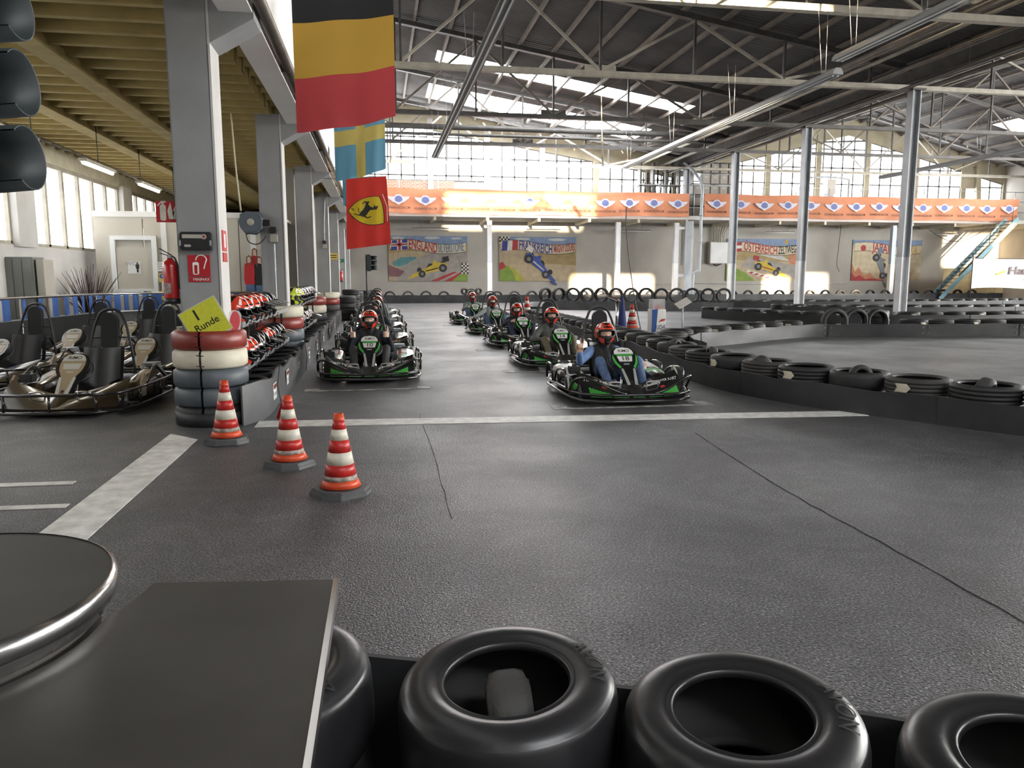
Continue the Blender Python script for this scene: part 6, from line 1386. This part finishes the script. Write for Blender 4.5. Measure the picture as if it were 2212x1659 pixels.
cw = MB(); cw.tube(smooth_path([(28.9, 45.3, 4.70), (28.8, 45.3, 3.2), (28.75, 45.3, 2.2), (28.95, 45.3, 1.75)], 6), .02, 6); tag(cw.build('hanging_cable', 'black_plastic'), 'dark cable hanging down left of the last mural', 'cable')
cw = MB(); cw.tube(smooth_path([(34.9, 45.0, 4.4), (36.3, 45.0, 3.75), (37.6, 45.0, 3.8), (39.2, 45.0, 4.6)], 6), .02, 6); tag(cw.build('hanging_cable', 'black_plastic'), 'sagging dark cable right of the last mural', 'cable')
# stair at the far right
sr = empty('steel_stair', (33.2, 41.9, 0)); tag(sr, 'blue grey steel staircase rising to the gallery at the right', 'staircase'); mat('stair_blue', (.20, .36, .42), .5, noise=(3, .2)); mat('ply_yellow', (.58, .45, .24), .7, noise=(3, .2))
for s in (-.45, .45): MB().bar((0, s, .1), (4.9, s, 4.9), .05, .24, up=(0, 1, 0) if False else (0, 0, 1)).build('stringer', 'stair_blue', sr)
for k in range(22): MB().box((.12 + .222*k, 0, .22 + .217*k), (.26, .86, .03)).build('tread', 'steel_dark', sr)
for s in (-.45,):
    MB().tube(smooth_path([(.05, s, .1), (.05, s, .95), (.25, s, 1.25), (2.9, s, 3.85), (3.05, s, 3.8), (3.06, s, 3.0)], 4), .022, 8).build('handrail', 'steel_dark', sr); MB().tube([(.15, s, .75), (2.9, s, 3.4)], .016, 8).build('knee_rail', 'steel_dark', sr)
    for x in (1.2, 2.2, 3.6, 4.5): MB().tube([(x, s, x*.98+.1), (x, s, x*.98+1.15)], .016, 8).build('baluster', 'steel_dark', sr)
MB().bar((1.9, .1, 1.55), (5.2, .1, 4.75), .04, .7, up=(0, 1, 0)).build('soffit_board', 'ply_yellow', sr)
pw = empty('plywood_screen', (35.0, 43.2, 0)); tag(pw, 'yellowish plywood boards under the stair', 'screen'); [MB().box((.62*k, 0, .95), (.60, .03, 1.9)).build('board', 'ply_yellow', pw) for k in range(7)]
hk = empty('white_banner', (33.2, 39.0, 0)); tag(hk, 'white tyre maker banner on ropes below the stair', 'banner')
mb = MB(); HB = lambda u, v: Vector((u*6.2, .05*math.sin(7*u+3*v) + .05*v*math.sin(26*u), 2.45 - 1.68*v - .05*math.sin(PI*u) + .12*v*(1-u)*math.sin(5*u))); mb.grid(HB, 60, 16); mb.build('cloth', 'white_plain', hk, norm=False)
mat('hk_grey', (.16, .12, .12), .6); text_obj('brand_text', 'HanKOOK', .62, at(3.9, -.10, 1.75), 'hk_grey', hk, .03, fit=3.5, shear=.2); text_obj('slogan_text', 'driving emotion', .30, at(4.3, -.10, 1.28), 'steel_grey', hk, fit=2.2)
mb = MB(); mb.prism([(1.35, 1.62), (1.62, 1.52), (2.05, 1.72), (2.0, 1.80), (1.66, 1.66)], -.004, .004, at(0, -.10, 0)); mb.build('swoosh', 'lap_yellow', hk)
for x in (0, 6.2): MB().tube([(x, .05, 0), (x, .05, 2.6)], .03, 8).build('post', 'steel_dark', hk)
MB().tube([(-.6, 0, 2.46), (6.2, 0, 2.46)], .018, 6).build('top_pole', 'steel_dark', hk)
db = empty('window_board', (38.6, 45.7, 6.2)); tag(db, 'dark board and leaning post against the right gable window', 'board'); MB().box((-.45, .2, 1.6), (1.0, .06, 1.3)).build('board', 'gable_concrete', db); MB().bar((.3, .1, .1), (.1, .1, 2.3), .32, .3).build('leaning_post', 'gable_concrete', db)
hp_ = empty('window_machine', (27.3, 44.6, 4.89)); tag(hp_, 'grey machine box on pipe legs behind the right banner', 'machine'); MB().box((.2, 0, 2.0), (.55, .5, .9)).build('case', 'plate_grey', hp_); MB().tube(smooth_path([(-1.2, 0, 2.55), (.2, 0, 2.6), (1.4, 0, 2.5), (1.5, 0, 2.2), (1.5, 0, 0)], 4), .06, 8).build('pipe', 'steel_grey', hp_); MB().box((.2, 0, .78), (.4, .4, 1.55)).build('stand', 'steel_grey', hp_)

# ================================================================== INFIELD ITEMS
rf_ = empty('rolled_flag', (5.45, 16.9, 0)); tag(rf_, 'rolled navy flag leaning among the infield cones', 'flag'); mb = MB(); mb.lathe([(.02, .12), (.11, .18), (.10, .4), (.055, .75), (.02, .98)], 14); mb.build('cloth', 'navy', rf_); MB().tube([(0, 0, .0), (0, 0, 1.02)], .012, 8).build('stick', 'steel_dark', rf_); mb = MB(); mb.lathe([(0, 0), (.10, 0), (.075, .22), (.03, .30)], 14); mb.build('foot_cone', 'sign_white', rf_)
rd = MB(); rd.tube(smooth_path([(5.95, 16.9, .0), (5.72, 17.0, 1.2), (5.58, 17.1, 2.4), (5.60, 17.2, 3.0)], 6), [.012]*18 + [.008], 6); tag(rd.build('whip_rod', 'steel_dark'), 'tall thin whip rod rising from the infield cones', 'rod')
bn = empty('oil_bin', (6.35, 17.1, 0)); tag(bn, 'white and blue oil company bin with a clear lid in the infield', 'bin'); MB().box((0, 0, .34), (.34, .30, .68)).build('body', 'sign_white', bn, bevel=.01); MB().prism([(-.17, .0), (-.08, .0), (-.03, .68), (-.17, .68)], -.002, .002, at(0, -.153, 0)).build('blue_wedge', 'blue_cloth', bn)
text_obj('brand_text', 'FUCHS', .15, at(.035, -.156, .26), 'navy', bn, .012, fit=.25); MB().prism([(-.02, .38), (.14, .42), (.16, .46), (.06, .45)], -.002, .002, at(0, -.154, 0)).build('red_swoosh', 'sign_red', bn); MB().box((0, 0, .80), (.30, .26, .22)).build('clear_lid', 'clear_edge', bn); MB().sphere((.02, 0, .72), (.10, .08, .05), 12, 8).build('contents', 'sign_red', bn)
rt = empty('round_stand', (6.05, 19.2, 0)); tag(rt, 'tilted round brown table top on a chrome post in the infield', 'stand'); MB().tube([(0, 0, 0), (0, 0, .80)], .035, 12).build('post', 'chrome', rt); mb = MB(); mb.lathe([(0, .03), (.20, .03), (.215, .015), (.20, 0), (0, 0)], 30, 0, Matrix.Translation((-.12, 0, .86)) @ Matrix.Rotation(R(22), 4, 'Y')); mb.build('top', 'wood_brown', rt)
rs = empty('reading_stand', (7.15, 17.5, 0)); tag(rs, 'small tilted white reading board on a post by the infield tyres', 'stand'); MB().tube([(0, 0, 0), (0, 0, .72)], .02, 8).build('post', 'steel_grey', rs); MB().box((0, 0, 0), (.34, .24, .015), M=Matrix.Translation((0, 0, .80)) @ Matrix.Rotation(R(-28), 4, 'Y') @ Matrix.Rotation(R(30), 4, 'X')).build('board', 'sign_white', rs); MB().lathe([(0, 0), (.14, 0), (.12, .03), (0, .04)], 16).build('foot', 'steel_dark', rs)
